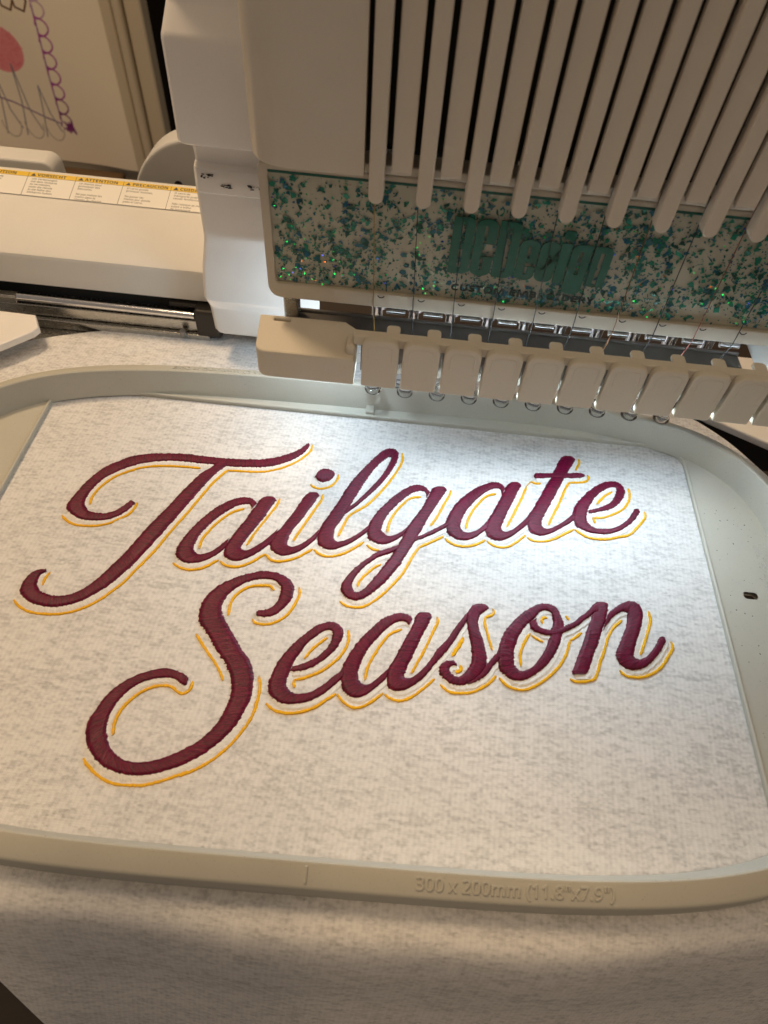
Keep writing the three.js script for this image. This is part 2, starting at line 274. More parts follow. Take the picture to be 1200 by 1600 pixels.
// ---------------------------------------------------------------- sweatshirt: fabric and embroidery
const shirt = thing('sweatshirt', 'heather grey sweatshirt clamped in the frame, embroidered Tailgate Season in maroon', 'sweatshirt', [0, -2, 0]);
function fabUV(g) { const p = g.attributes.position, uv = new Float32Array(p.count * 2); for (let i = 0; i < p.count; i++) { uv[2 * i] = p.getX(i) / FAB; uv[2 * i + 1] = (p.getZ(i) - 0.6 * p.getY(i)) / FAB; } g.setAttribute('uv', new THREE.BufferAttribute(uv, 2)); return g; }
{
  const g = new THREE.PlaneGeometry(318, 207, 120, 80).rotateX(-Math.PI / 2), p = g.attributes.position;
  for (let i = 0; i < p.count; i++) { const x = p.getX(i), z = p.getZ(i); p.setY(i, -1.9 + 0.25 * (vnoise(x / 38 + 50, z / 30 + 50) - 0.5)); }
  g.computeVertexNormals(); fabUV(g);
  part(shirt, 'hooped_panel', g, M.fabric, { uv: true });
  // the cloth outside the frame: from under the ring outwards, falling away at the front
  const NR = 60, base = hoopLoop(6.5), pos = [], idx = [];
  const sm = (a, b, x) => { const t = Math.min(1, Math.max(0, (x - a) / (b - a))); return t * t * (3 - 2 * t); };
  for (let j = 0; j <= NR; j++) for (let i = 0; i < NS; i++) {
    const [x, z, nx, nz] = base[i];
    const front = sm(0.15, 0.75, nz), rear = sm(0.2, 0.8, -nz), right = sm(0.35, 0.9, nx), left = sm(0.35, 0.9, -nx);
    let D = 16 + 110 * front + rear * (x < 40 ? 30 : 30 - 22 * sm(40, 170, x)) - 9 * right * rear;
    if (nz > 0.1) D = Math.min(D, 30 + 9 * Math.log(1 + Math.exp((x + 107) / 5)));
    const d = D * (j / NR) ** 1.3, q = d / 30;
    const drop = front * (1.05 * (Math.sqrt((d - 13) ** 2 + 20) + d - 13 - 0.75) / 1.0 * 0.85) + (1 - front) * 0.06 * d;
    const fold = front * sm(4, 30, d) * (8 * Math.sin(x / 30 + 0.6) + 4 * Math.sin(x / 15 + 2) + 5 * (vnoise(x / 30 + 20, d / 25 + 7) - 0.5)) + (1 - front) * 1.6 * (vnoise(x / 14 + 60, z / 14 + d / 9 + 40) - 0.5) * sm(1, 8, d);
    const out = d * (1 - 0.3 * front * sm(6, 40, d));
    pos.push(x + nx * out, -1.2 - drop + fold + 1.2 * sm(0, 4, d) * (1 - sm(4, 9, d)), z + nz * out);
  }
  for (let j = 0; j < NR; j++) for (let i = 0; i < NS; i++) { const a = j * NS + i, b = j * NS + (i + 1) % NS, c = a + NS, e = b + NS; idx.push(a, b, c, b, e, c); }
  const o = new THREE.BufferGeometry(); o.setAttribute('position', new THREE.Float32BufferAttribute(pos, 3)); o.setIndex(idx); o.computeVertexNormals(); fabUV(o);
  M.fabric.side = THREE.DoubleSide;
  part(shirt, 'draped_body', o, M.fabric, { uv: true });
}
// a satin-stitched column: pairs of edge points are the ends of the stitches
function satin(flatList, H, y0, dx = 0, dz = 0, hair = 0.16, grow = 0) {
  const n = flatList.length / 4, A = [], B = [];
  for (let i = 0; i < n; i++) { const [a, b, c, d] = flatList.slice(4 * i, 4 * i + 4); A.push(new THREE.Vector3(a + dx, 0, b + dz)); B.push(new THREE.Vector3(c + dx, 0, d + dz)); }
  const len = A.reduce((s, p, i) => i ? s + Math.max(p.distanceTo(A[i - 1]), B[i].distanceTo(B[i - 1])) : 0, 0);
  const ca = new THREE.CatmullRomCurve3(A, false, 'centripetal'), cb = new THREE.CatmullRomCurve3(B, false, 'centripetal');
  const K = Math.max(8, Math.round(len / 0.42)), P = 8, pos = [], uv = [], idx = [];
  let along = 0, prev;
  for (let k = 0; k <= K; k++) {
    const t = k / K, a = ca.getPoint(t), b = cb.getPoint(t), w = a.distanceTo(b), dir = b.clone().sub(a).divideScalar(w || 1);
    const ja = (rnd() ** 2) * hair * 2 + grow - hair * 0.5, jb = (rnd() ** 2) * hair * 2 + grow - hair * 0.5;
    a.addScaledVector(dir, -ja); b.addScaledVector(dir, jb);
    const h = H * Math.min(1, 0.35 + w / 4.5) * (0.96 + 0.08 * rnd()), mid = a.clone().lerp(b, 0.5); if (prev) along += mid.distanceTo(prev); prev = mid;
    for (let i = 0; i <= P; i++) { const s = i / P, e = Math.abs(2 * s - 1); pos.push(a.x + (b.x - a.x) * s, y0 + h * Math.sqrt(Math.max(0, 1 - e ** 4)) - (i === 0 || i === P ? 0.25 : 0), a.z + (b.z - a.z) * s); uv.push(s * w / 6, along / 26); }
  }
  for (let k = 0; k < K; k++) for (let i = 0; i < P; i++) { const a = k * (P + 1) + i, b = a + 1, c = a + P + 1, d = c + 1; idx.push(a, b, c, b, d, c); }
  const g = new THREE.BufferGeometry(); g.setAttribute('position', new THREE.Float32BufferAttribute(pos, 3)); g.setAttribute('uv', new THREE.Float32BufferAttribute(uv, 2)); g.setIndex(idx); g.computeVertexNormals();
  return g;
}
function ribbon(l, w) {                                               // a narrow line of stitches along a row of points
  const pts = []; for (let i = 0; i < l.length; i += 2) pts.push(new THREE.Vector3(l[i], 0, l[i + 1]));
  const c = new THREE.CatmullRomCurve3(pts, false, 'centripetal'), n = Math.max(4, Math.round(c.getLength() / 1.5)), out = [];
  for (let i = 0; i <= n; i++) { const p = c.getPointAt(i / n), t = c.getTangentAt(i / n), e = w / 2 * (i === 0 || i === n ? 0.55 : 0.93 + 0.14 * rnd()); out.push(p.x - t.z * e, p.z + t.x * e, p.x + t.z * e, p.z - t.x * e); }
  return out;
}
const YE = -1.85;
function letter(ch, strokes, lines) {
  const m = part(shirt, 'letter', strokes.map((s, i) => satin(s, 0.6, YE + 0.3 + 0.12 * i, 0, 0, 0.26)), M.maroon, { uv: true, label: 'maroon satin stitched letter ' + ch });
  part(m, 'white_underlay', strokes.map((s, i) => satin(s, 0.2, YE + 0.12 + 0.015 * i, 0.95, 1.7, 0.3, 0.2)), M.whitethread, { uv: true });
  for (const { w, p } of lines) part(m, 'gold_outline', satin(ribbon(p, w), 0.4, YE + 0.16, 0, 0, 0.14), M.gold, { uv: true });
}
letter('T', [
  [-96.9,-33.3,-99.2,-34.5,-98.1,-29.6,-101.0,-31.9,-101.3,-25.7,-103.8,-28.4,-105.0,-23.0,-107.1,-26.6,-110.1,-21.7,-110.7,-26.1,-114.6,-21.5,-113.8,-26.4,-118.6,-22.2,-116.1,-27.6,-122.6,-24.4,-117.3,-29.2,-125.2,-27.6,-117.9,-31.2,-125.1,-31.2,-118.0,-34.2,-123.7,-36.2,-117.4,-37.9,-121.9,-41.9,-116.0,-41.5,-119.2,-47.9,-114.3,-44.8,-115.2,-53.3,-110.9,-48.4,-110.1,-57.3,-106.5,-52.2,-109.0,-58.4,-105.7,-52.7,-103.0,-61.4,-100.3,-55.8,-93.5,-63.3,-91.4,-58.4,-83.8,-64.4,-82.4,-59.3,-75.8,-64.4,-75.0,-59.2,-68.2,-64.2,-67.6,-59.4,-61.8,-64.5,-60.9,-59.4,-54.4,-65.1,-53.3,-59.8,-49.0,-65.6,-47.5,-60.5,-44.2,-66.9,-42.2,-61.8,-39.5,-68.8,-37.2,-64.2,-34.9,-71.4,-32.2,-67.7,-30.9,-74.7,-28.8,-71.6,-28.3,-78.0,-26.9,-75.5,-27.4,-78.8,-26.5,-77.8],
  [-67.4,-60.8,-62.0,-61.2,-68.6,-58.6,-62.6,-59.3,-73.1,-53.5,-65.8,-54.8,-76.0,-48.0,-68.2,-49.7,-79.4,-40.8,-71.2,-42.4,-82.2,-33.8,-73.8,-35.8,-85.1,-27.5,-76.3,-29.2,-87.9,-21.4,-79.1,-22.6,-92.6,-8.7,-87.5,-2.5,-95.3,-3.4,-90.1,1.9,-97.7,1.3,-92.6,6.3,-100.6,6.7,-96.2,10.7,-103.6,10.6,-99.7,14.3,-106.5,13.1,-103.3,17.2,-110.1,14.8,-107.6,19.3,-114.2,15.3,-112.6,20.6,-117.8,14.8,-118.0,20.5,-120.4,13.6,-123.0,19.1,-122.1,11.3,-127.5,15.4,-122.5,9.0,-128.1,9.9,-122.3,6.7,-126.3,6.3,-121.7,5.7,-124.0,4.6,-121.0,4.9,-121.4,4.1]
], [
  {w:1.12,p:[-125.3,-23.0,-122.6,-20.7,-118.3,-19.0,-113.7,-18.9,-108.9,-19.6,-104.5,-21.5,-100.8,-24.4,-98.0,-27.0,-96.4,-30.8,-96.1,-33.7]},
  {w:1.12,p:[-115.9,-30.0,-116.3,-34.1,-115.4,-38.2,-113.5,-42.4,-110.9,-46.2,-107.5,-49.2,-103.9,-51.6,-101.0,-53.3,-95.6,-55.1,-88.5,-56.2,-81.8,-56.7,-73.9,-56.8]},
  {w:1.12,p:[-25.3,-78.1,-25.7,-74.2,-27.7,-70.6,-30.2,-67.5,-34.1,-64.0,-38.6,-61.1,-43.7,-58.9,-48.9,-57.9,-55.3,-57.5,-61.6,-57.1]},
  {w:1.12,p:[-61.5,-57.3,-64.1,-53.1,-66.5,-48.7,-68.6,-43.4,-70.9,-37.3,-73.1,-31.4,-75.4,-25.9,-77.6,-20.5,-81.7,-9.6,-86.6,0.5,-89.2,6.1,-92.1,10.2,-95.7,14.8,-99.5,18.3,-103.6,20.9,-108.0,22.6,-112.7,23.4,-117.6,23.6,-121.6,23.0,-125.7,21.2,-128.5,19.1]},
  {w:1.12,p:[-119.4,5.1,-120.3,7.8,-120.2,11.3]}
]);
letter('a', [
  [-44.1,-39.9,-46.0,-36.4,-46.7,-42.1,-47.7,-38.8,-50.2,-42.9,-50.2,-38.4,-54.3,-41.7,-53.2,-36.8,-58.4,-38.8,-56.3,-33.7,-62.2,-34.9,-59.2,-30.1,-65.7,-30.0,-61.9,-25.9,-69.2,-23.5,-64.2,-21.3,-71.7,-17.3,-65.4,-16.7,-72.8,-12.3,-65.5,-13.2,-71.8,-8.1,-64.4,-11.3,-68.5,-5.7,-62.7,-10.7,-64.5,-5.6,-61.2,-10.9,-60.8,-6.8,-59.0,-12.1,-57.4,-9.2,-56.8,-14.0,-54.5,-12.1,-54.4,-17.3,-52.5,-15.3,-52.3,-20.3],
  [-41.5,-43.9,-37.5,-44.2,-43.4,-42.4,-36.3,-43.0,-44.3,-39.6,-37.1,-39.6,-46.1,-34.6,-39.3,-33.4,-48.2,-29.1,-41.8,-27.3,-50.4,-23.9,-44.0,-22.2,-52.2,-18.9,-45.6,-18.1,-53.3,-14.7,-46.2,-16.0,-52.8,-11.5,-45.4,-15.0,-50.2,-9.2,-44.3,-14.7,-46.6,-8.8,-42.8,-15.3,-42.5,-10.9,-40.3,-17.5,-38.7,-14.2,-37.3,-20.8,-35.4,-18.0,-34.4,-24.8,-33.5,-20.4,-32.6,-27.9]
], [
  {w:1.12,p:[-72.4,-5.1,-69.3,-3.4,-65.5,-2.7,-61.3,-3.5,-57.9,-5.6,-55.7,-7.7,-54.1,-8.7]},
  {w:1.12,p:[-53.4,-8.2,-51.0,-6.7,-47.8,-6.2,-44.4,-7.0,-40.9,-9.2,-38.2,-11.7,-35.7,-14.0]},
  {w:1.12,p:[-63.5,-13.4,-63.6,-17.8,-62.1,-21.9,-60.1,-26.1,-57.3,-30.2,-54.0,-33.9,-49.3,-36.5]},
  {w:1.12,p:[-34.9,-44.0,-35.4,-40.7,-38.0,-34.1,-40.5,-28.0,-42.7,-22.6,-44.4,-17.4]}
]);
letter('i', [
  [-22.6,-48.8,-18.7,-49.2,-24.2,-46.7,-17.7,-47.9,-25.5,-43.2,-18.4,-45.1,-27.7,-37.2,-20.5,-40.0,-30.4,-31.0,-23.2,-33.1,-33.1,-25.3,-26.2,-27.0,-35.0,-21.9,-27.2,-22.3,-35.0,-18.6,-26.9,-19.9,-32.8,-15.3,-25.8,-19.0,-29.1,-13.7,-24.6,-19.2,-25.2,-14.6,-22.7,-20.1,-21.5,-17.0,-20.5,-22.1,-18.0,-20.7,-17.6,-25.5,-15.5,-24.1,-14.8,-30.1],
  [-21.0,-57.9,-21.3,-59.4,-20.3,-61.6,-19.3,-56.1,-18.1,-63.9,-16.9,-55.5,-15.7,-64.2,-14.2,-57.0,-13.5,-63.1,-12.8,-59.0,-12.4,-61.7,-12.3,-60.6]
], [
  {w:1.12,p:[-22.5,-54.0,-20.9,-52.5,-17.9,-52.0,-14.2,-53.4,-11.6,-56.3,-10.6,-59.3,-10.7,-61.4]},
  {w:1.12,p:[-16.1,-48.8,-16.3,-46.0,-18.2,-40.8,-20.6,-34.6,-22.9,-28.5,-25.3,-22.0]},
  {w:1.12,p:[-35.6,-13.9,-34.7,-13.2,-33.3,-11.8,-30.0,-11.0,-26.1,-12.0,-22.0,-14.1,-19.2,-16.5,-16.4,-19.0]}
]);
letter('l', [
  [-3.7,-43.3,-5.0,-38.4,-1.1,-46.1,-2.1,-42.0,2.6,-51.8,2.1,-47.1,6.4,-58.0,6.4,-53.0,9.8,-64.6,10.3,-59.2,11.9,-70.5,13.7,-66.5,12.7,-73.7,16.0,-72.8,12.9,-74.8,16.3,-78.0,12.5,-74.9,14.4,-80.8,11.5,-74.6,11.0,-81.0,9.7,-72.6,7.7,-78.1,6.5,-67.8,3.6,-72.1,3.2,-60.8,-1.1,-64.1,0.7,-54.1,-5.2,-55.9,-1.6,-47.9,-8.4,-46.7,-3.9,-40.9,-11.7,-38.1,-6.0,-35.0,-14.2,-32.5,-7.9,-31.0,-15.1,-27.8,-8.0,-26.7,-15.5,-23.8,-7.3,-24.5,-14.0,-21.1,-5.9,-24.1,-11.4,-19.3,-4.1,-24.8,-7.8,-19.3,-1.3,-26.4,-4.3,-21.0,1.7,-29.1,-0.5,-23.7,5.0,-32.9,3.5,-27.6,6.7,-35.2,5.8,-30.1]
], [
  {w:1.12,p:[17.9,-78.7,18.4,-74.5,17.0,-69.2,14.5,-63.0,11.1,-56.1,7.2,-49.6,3.4,-44.5,-0.6,-41.0,-3.3,-38.0,-4.7,-33.4,-6.4,-26.9]},
  {w:1.12,p:[-15.7,-18.7,-13.3,-16.9,-10.0,-16.0,-6.5,-16.7,-2.2,-18.9,1.5,-22.0,4.9,-25.2]}
]);
letter('g', [
  [32.4,-56.4,30.9,-52.7,29.9,-59.2,30.0,-55.9,26.1,-60.2,27.3,-56.3,21.8,-58.1,24.0,-54.3,17.1,-53.7,20.3,-50.4,12.3,-47.2,16.8,-45.4,8.5,-41.0,14.2,-40.8,6.0,-34.5,12.5,-35.6,5.5,-30.4,12.2,-32.1,5.6,-29.5,12.6,-31.6,7.5,-26.2,14.2,-30.1,10.9,-24.6,16.3,-29.9,14.6,-25.0,18.8,-31.2,18.1,-27.2,21.4,-33.5,21.2,-30.1,24.5,-37.4],
  [34.8,-59.7,38.7,-60.1,33.3,-58.7,40.0,-58.8,31.3,-53.4,37.7,-53.6,28.8,-46.6,35.0,-47.4,25.7,-40.5,31.9,-40.7,22.7,-34.9,29.4,-34.0,22.7,-34.9,29.4,-34.0,20.4,-27.4,26.9,-27.7,18.1,-21.9,24.1,-21.5,15.7,-16.7,21.3,-15.2,13.0,-11.6,18.1,-9.6,10.3,-6.8,14.5,-4.2,7.8,-2.9,10.9,-0.3,5.6,-0.6,7.7,2.6,4.2,-0.2,4.0,4.0,3.2,-0.9,0.4,2.7,2.5,-2.3,-1.9,0.0,2.4,-4.1,-2.1,-3.0,3.0,-6.4,-0.4,-7.3,4.7,-9.8,2.6,-11.9,7.8,-14.1,6.7,-16.4,12.0,-18.1,11.3,-20.8,16.8,-20.6,16.1,-23.3,20.7,-23.6,20.1,-25.7,25.1,-26.6,24.5,-29.1,28.7,-29.3,28.6,-31.3,33.7,-32.5,33.6,-34.8,38.7,-36.0,39.6,-39.6,41.5,-38.4,41.9,-42.0]
], [
  {w:1.12,p:[6.4,-24.0,8.9,-22.1,11.9,-21.9]},
  {w:1.12,p:[-1.8,4.7,0.8,6.4,4.3,6.8,8.1,6.0,12.1,2.8,15.7,-1.1,19.3,-6.1,22.5,-11.1,24.8,-16.7,27.2,-22.4,28.9,-25.5]},
  {w:1.12,p:[28.8,-25.5,32.9,-28.2,39.1,-32.4]},
  {w:1.12,p:[4.6,-2.5,5.1,-5.4,7.8,-9.6,10.6,-12.9,13.2,-14.9]},
  {w:1.12,p:[14.6,-31.5,15.0,-36.8,17.0,-42.4,20.0,-47.6,23.6,-51.8,28.2,-53.3]},
  {w:1.12,p:[41.9,-58.9,41.5,-56.6,38.8,-50.1,36.1,-43.0,33.2,-37.4]}
]);
letter('a', [
  [67.2,-63.2,65.5,-59.1,65.6,-65.8,64.6,-62.1,62.4,-66.6,61.6,-62.0,57.9,-65.0,58.3,-59.8,52.9,-61.3,54.3,-55.2,47.9,-56.3,50.9,-50.1,43.6,-50.1,48.3,-45.2,40.7,-43.3,46.8,-39.7,39.7,-38.2,47.1,-37.7,40.9,-34.3,48.2,-36.2,44.0,-31.5,49.8,-35.9,47.8,-31.0,51.5,-36.4,52.0,-32.5,53.6,-37.6,55.7,-35.8,55.7,-39.6,58.6,-38.8,58.2,-43.2],
  [69.7,-67.0,73.5,-67.4,68.4,-65.9,74.8,-66.1,66.5,-61.5,73.3,-62.4,63.9,-55.2,70.8,-56.1,61.1,-48.7,67.9,-49.2,58.4,-42.6,65.7,-42.9,57.3,-38.4,64.9,-39.9,58.3,-35.3,65.5,-38.7,60.9,-33.0,67.1,-38.6,64.6,-33.1,69.1,-39.6,68.5,-35.3,71.5,-41.7,71.9,-38.5,74.5,-45.1,75.4,-42.1,77.6,-49.0,77.4,-44.7,79.7,-52.3]
], [
  {w:1.12,p:[40.0,-31.6,41.2,-30.3,44.1,-28.7,47.3,-28.3,50.6,-28.8,54.3,-30.5,57.6,-32.8]},
  {w:1.12,p:[58.3,-32.4,60.8,-30.5,64.1,-29.8,67.8,-30.7,71.7,-33.8,75.4,-37.6]},
  {w:1.12,p:[49.0,-37.9,49.8,-42.4,51.9,-48.1,54.8,-53.1,58.8,-57.9,62.8,-59.5]},
  {w:1.12,p:[77.2,-65.8,75.4,-60.4,73.0,-54.5,70.3,-48.0,67.2,-41.1]},
  {w:1.12,p:[79.5,-69.2,81.6,-68.3,84.1,-68.7]},
  {w:0.35,p:[77.3,-66.3,79.5,-69.2]}
]);
letter('t', [
  [96.1,-87.2,100.6,-87.6,94.6,-85.7,102.0,-86.0,92.0,-79.7,99.8,-81.0,89.2,-73.7,96.6,-74.7,86.3,-67.5,93.4,-67.9,83.1,-60.2,89.8,-60.3,79.5,-52.7,86.4,-52.9,77.1,-48.8,84.1,-48.0,76.0,-45.3,83.4,-45.0,76.5,-41.8,83.9,-43.0,78.4,-38.8,85.1,-42.4,81.8,-37.8,86.7,-42.8,85.7,-39.1,89.1,-44.3,90.5,-42.4,92.8,-47.2,95.4,-46.1,96.3,-50.8,97.9,-48.5,98.7,-53.5],
  [81.0,-73.0,81.0,-72.3,81.9,-74.4,81.7,-71.4,84.8,-74.9,84.6,-71.6,90.1,-75.6,89.9,-72.5,96.3,-76.4,96.1,-73.3,103.7,-77.4,103.5,-74.4,105.5,-76.7,105.4,-75.6]
], [
  {w:1.12,p:[103.6,-86.5,103.8,-84.3,102.5,-81.4,101.4,-79.1]},
  {w:1.12,p:[107.0,-76.9,107.4,-75.1,105.7,-72.7,102.4,-71.6,97.5,-70.9]},
  {w:1.12,p:[97.6,-71.0,95.5,-66.7,92.5,-59.1,89.7,-52.8,87.4,-47.7,86.2,-44.4]},
  {w:1.12,p:[76.2,-36.6,78.6,-35.1,82.0,-35.1,85.8,-36.0,90.2,-38.6,94.2,-41.4,97.7,-43.8]}
]);
letter('e', [
  [104.8,-55.0,105.0,-53.3,108.5,-56.6,108.6,-54.5,112.2,-58.6,113.1,-55.9,115.3,-60.8,116.9,-57.8,117.8,-64.0,120.5,-61.5,119.2,-67.0,123.0,-65.4,119.7,-69.3,123.8,-69.1,119.2,-70.4,122.8,-72.9,117.8,-70.4,120.2,-74.5,115.5,-69.3,116.1,-74.1,112.4,-66.7,111.3,-71.2,109.4,-63.4,106.3,-66.7,107.0,-59.3,101.8,-61.2,105.2,-55.3,98.6,-55.9,104.2,-51.5,97.4,-51.1,104.3,-48.6,97.9,-46.6,105.5,-46.8,100.2,-44.2,107.6,-45.6,103.5,-42.6,110.7,-45.6,107.6,-42.1,114.7,-46.4,112.7,-42.7,118.8,-48.6,117.5,-44.8,122.1,-51.6,122.3,-48.4,124.8,-55.1,125.9,-52.1,126.6,-58.3,129.0,-57.4,127.7,-59.0,128.8,-58.9]
], [
  {w:1.12,p:[109.5,-59.4,111.9,-62.7,114.6,-65.6,117.7,-68.0]},
  {w:1.12,p:[125.7,-71.0,126.0,-68.4,125.2,-64.2,122.6,-59.5,119.4,-56.4,115.6,-54.0,111.5,-52.0,107.1,-51.4]},
  {w:1.12,p:[106.9,-51.4,107.6,-48.3]},
  {w:1.12,p:[98.0,-43.6,101.1,-41.1,104.0,-39.9,107.8,-39.6,112.4,-40.2,117.1,-41.8,122.4,-43.8,126.0,-47.6,129.4,-51.8,131.5,-55.5,131.3,-57.9]}
]);
letter('S', [
  [-33.7,14.9,-34.0,13.5,-32.4,15.4,-33.0,12.5,-29.4,15.3,-30.1,11.7,-25.9,13.8,-27.9,9.7,-23.1,10.4,-26.5,6.9,-20.8,6.2,-26.2,3.9,-20.6,1.7,-26.4,1.4,-22.1,-1.6,-27.8,-0.2,-25.7,-4.3,-30.0,-1.5,-29.9,-5.7,-33.2,-1.7,-35.2,-5.6,-36.1,-1.1,-39.8,-4.1,-39.8,0.4,-45.0,-1.7,-42.7,2.8,-49.9,1.9,-45.5,5.9,-54.0,6.4,-47.0,8.8,-56.1,11.8,-47.5,12.5,-56.0,17.1,-46.9,15.1,-54.8,20.7,-45.3,18.2,-52.3,23.6,-42.9,21.2,-49.0,27.3,-40.0,24.9,-46.0,31.2,-36.1,29.9,-42.0,35.5,-32.9,33.1,-39.2,39.3,-30.5,37.3,-37.1,43.8,-29.1,41.2,-36.6,47.6,-28.5,45.8,-36.9,51.2,-28.8,49.7,-37.8,55.1,-29.9,53.3,-39.0,58.3,-31.2,57.2,-41.4,62.4,-33.2,61.2,-44.3,65.7,-36.3,65.2,-48.5,68.8,-40.3,69.5,-52.5,71.3,-44.8,72.8,-57.2,73.3,-49.9,75.7,-62.0,74.5,-56.5,78.2,-66.8,74.3,-61.3,79.1,-69.7,73.1,-67.1,79.0,-72.6,71.1,-73.0,77.5,-74.8,68.0,-77.7,74.5,-76.0,64.8,-81.4,70.5,-76.6,61.4,-83.0,67.0,-76.3,57.9,-83.7,62.9,-75.2,54.3,-82.4,57.8,-73.2,50.8,-80.2,52.0,-70.3,47.7,-76.6,47.5,-66.2,45.4,-72.2,44.0,-61.4,44.2,-67.4,41.6,-57.9,44.3,-61.8,40.2,-55.9,45.5,-57.2,41.1,-54.2,46.3,-53.8,42.6,-53.1,46.0,-53.0,44.0]
], [
  {w:1.12,p:[-19.0,0.3,-18.3,2.9,-19.3,7.5,-20.8,11.5,-23.5,15.2,-27.3,17.7,-31.4,18.4,-34.0,17.8,-34.9,16.7]},
  {w:1.12,p:[-44.5,16.2,-44.9,11.5,-43.9,7.5,-41.6,4.2,-38.1,2.0,-33.9,1.2,-30.9,1.0,-28.8,2.9]},
  {w:1.12,p:[-54.8,25.4,-51.3,29.5,-47.7,33.4,-44.2,37.1,-41.9,40.3,-40.4,42.8]},
  {w:1.12,p:[-27.6,39.7,-26.6,43.3,-26.3,47.8,-26.9,51.4,-26.3,49.6,-27.3,55.1,-29.8,60.9,-33.1,66.2,-37.3,70.9,-42.0,74.6,-47.7,77.7,-44.1,75.7,-49.3,78.1,-53.7,80.1,-58.3,81.6,-63.2,82.1,-67.5,82.2,-71.7,81.2,-76.2,78.9,-79.6,76.4,-80.8,75.1]},
  {w:1.12,p:[-73.6,66.4,-74.4,62.3,-73.9,58.1,-72.1,54.3,-69.3,50.8,-65.4,48.1,-61.1,46.9,-58.2,47.2,-55.4,48.9,-53.4,49.1,-51.5,47.3,-51.4,44.2]}
]);
letter('e', [
  [-15.9,34.5,-16.5,36.6,-13.2,33.2,-12.7,36.1,-10.8,31.9,-9.1,34.6,-8.1,30.2,-5.6,31.8,-5.3,27.2,-2.2,28.3,-3.4,23.8,0.3,24.1,-2.9,20.5,1.7,19.6,-3.3,18.5,0.6,16.4,-4.8,18.3,-2.3,14.3,-7.0,19.5,-6.0,14.7,-9.3,21.9,-10.1,17.0,-11.6,24.7,-13.8,21.0,-13.6,28.5,-17.4,25.4,-15.3,32.2,-20.3,30.0,-16.2,36.4,-22.7,36.1,-16.9,39.9,-23.7,42.0,-16.5,42.5,-23.2,45.2,-15.2,44.0,-21.1,47.6,-13.5,44.8,-18.4,49.1,-10.7,44.5,-15.0,49.4,-7.7,43.5,-11.0,48.6,-5.2,41.6,-6.9,47.0,-2.6,39.3,-2.9,44.2,-0.4,36.7,0.2,41.0,1.9,34.5,2.2,38.5,3.5,31.5,4.3,35.9]
], [
  {w:1.12,p:[-12.1,31.0,-10.2,27.4,-7.7,24.3,-4.6,21.2]},
  {w:1.12,p:[3.1,17.2,3.8,20.1,3.2,24.1,1.4,28.2,-1.4,31.7,-5.1,35.2,-8.7,37.3,-12.3,39.1,-14.4,39.5]},
  {w:1.12,p:[-14.5,39.5,-14.6,40.3,-14.0,42.7]},
  {w:1.12,p:[-23.2,49.7,-20.2,51.6,-16.9,52.3,-13.2,52.2,-9.1,51.0,-5.6,49.3,-2.3,46.5,1.6,43.4]}
]);
letter('a', [
  [28.2,9.3,26.7,12.6,26.7,7.7,25.8,11.5,23.6,7.1,23.1,11.3,19.8,8.3,20.2,13.0,15.8,10.9,17.4,16.2,12.0,15.2,14.4,20.3,8.0,20.6,11.8,24.7,4.6,27.1,10.0,29.2,2.7,32.4,9.1,34.0,2.4,37.8,9.5,36.6,4.2,42.1,10.6,38.2,7.0,44.2,12.1,38.7,10.2,44.2,13.8,38.0,13.5,42.2,15.5,36.4,16.8,38.9,17.8,33.8,19.4,35.9,20.1,31.2],
  [30.2,6.4,34.8,6.0,29.3,7.8,35.7,7.1,27.8,12.9,34.1,12.2,25.8,17.8,31.9,17.9,23.6,23.3,30.1,23.0,21.4,28.4,28.3,27.6,19.8,32.1,26.8,32.1,19.7,36.7,26.4,33.6,20.7,39.0,27.1,34.3,23.3,40.2,28.7,34.2,26.5,39.5,30.5,32.8,30.3,37.0,32.2,31.1,33.8,33.6,34.3,28.5,37.2,28.6,36.4,25.1,40.1,24.7,38.8,20.8,42.6,21.2,42.4,16.3,45.0,17.2,44.2,12.9,47.9,11.7,47.2,8.0,50.0,7.7,49.6,4.3]
], [
  {w:1.12,p:[2.1,43.4,5.1,46.4,8.8,47.8,11.5,47.2,14.8,45.0,17.1,42.9,18.8,41.3]},
  {w:1.12,p:[19.5,41.6,21.8,43.0,25.0,43.5,28.8,42.0,32.9,38.6,37.8,33.6]},
  {w:1.12,p:[11.7,37.0,12.1,32.1,14.2,26.4,16.7,21.3,19.7,16.8,24.1,14.3]},
  {w:1.12,p:[37.9,7.3,38.2,9.2,36.3,14.5,33.9,21.0,31.6,26.4,28.8,32.4]}
]);
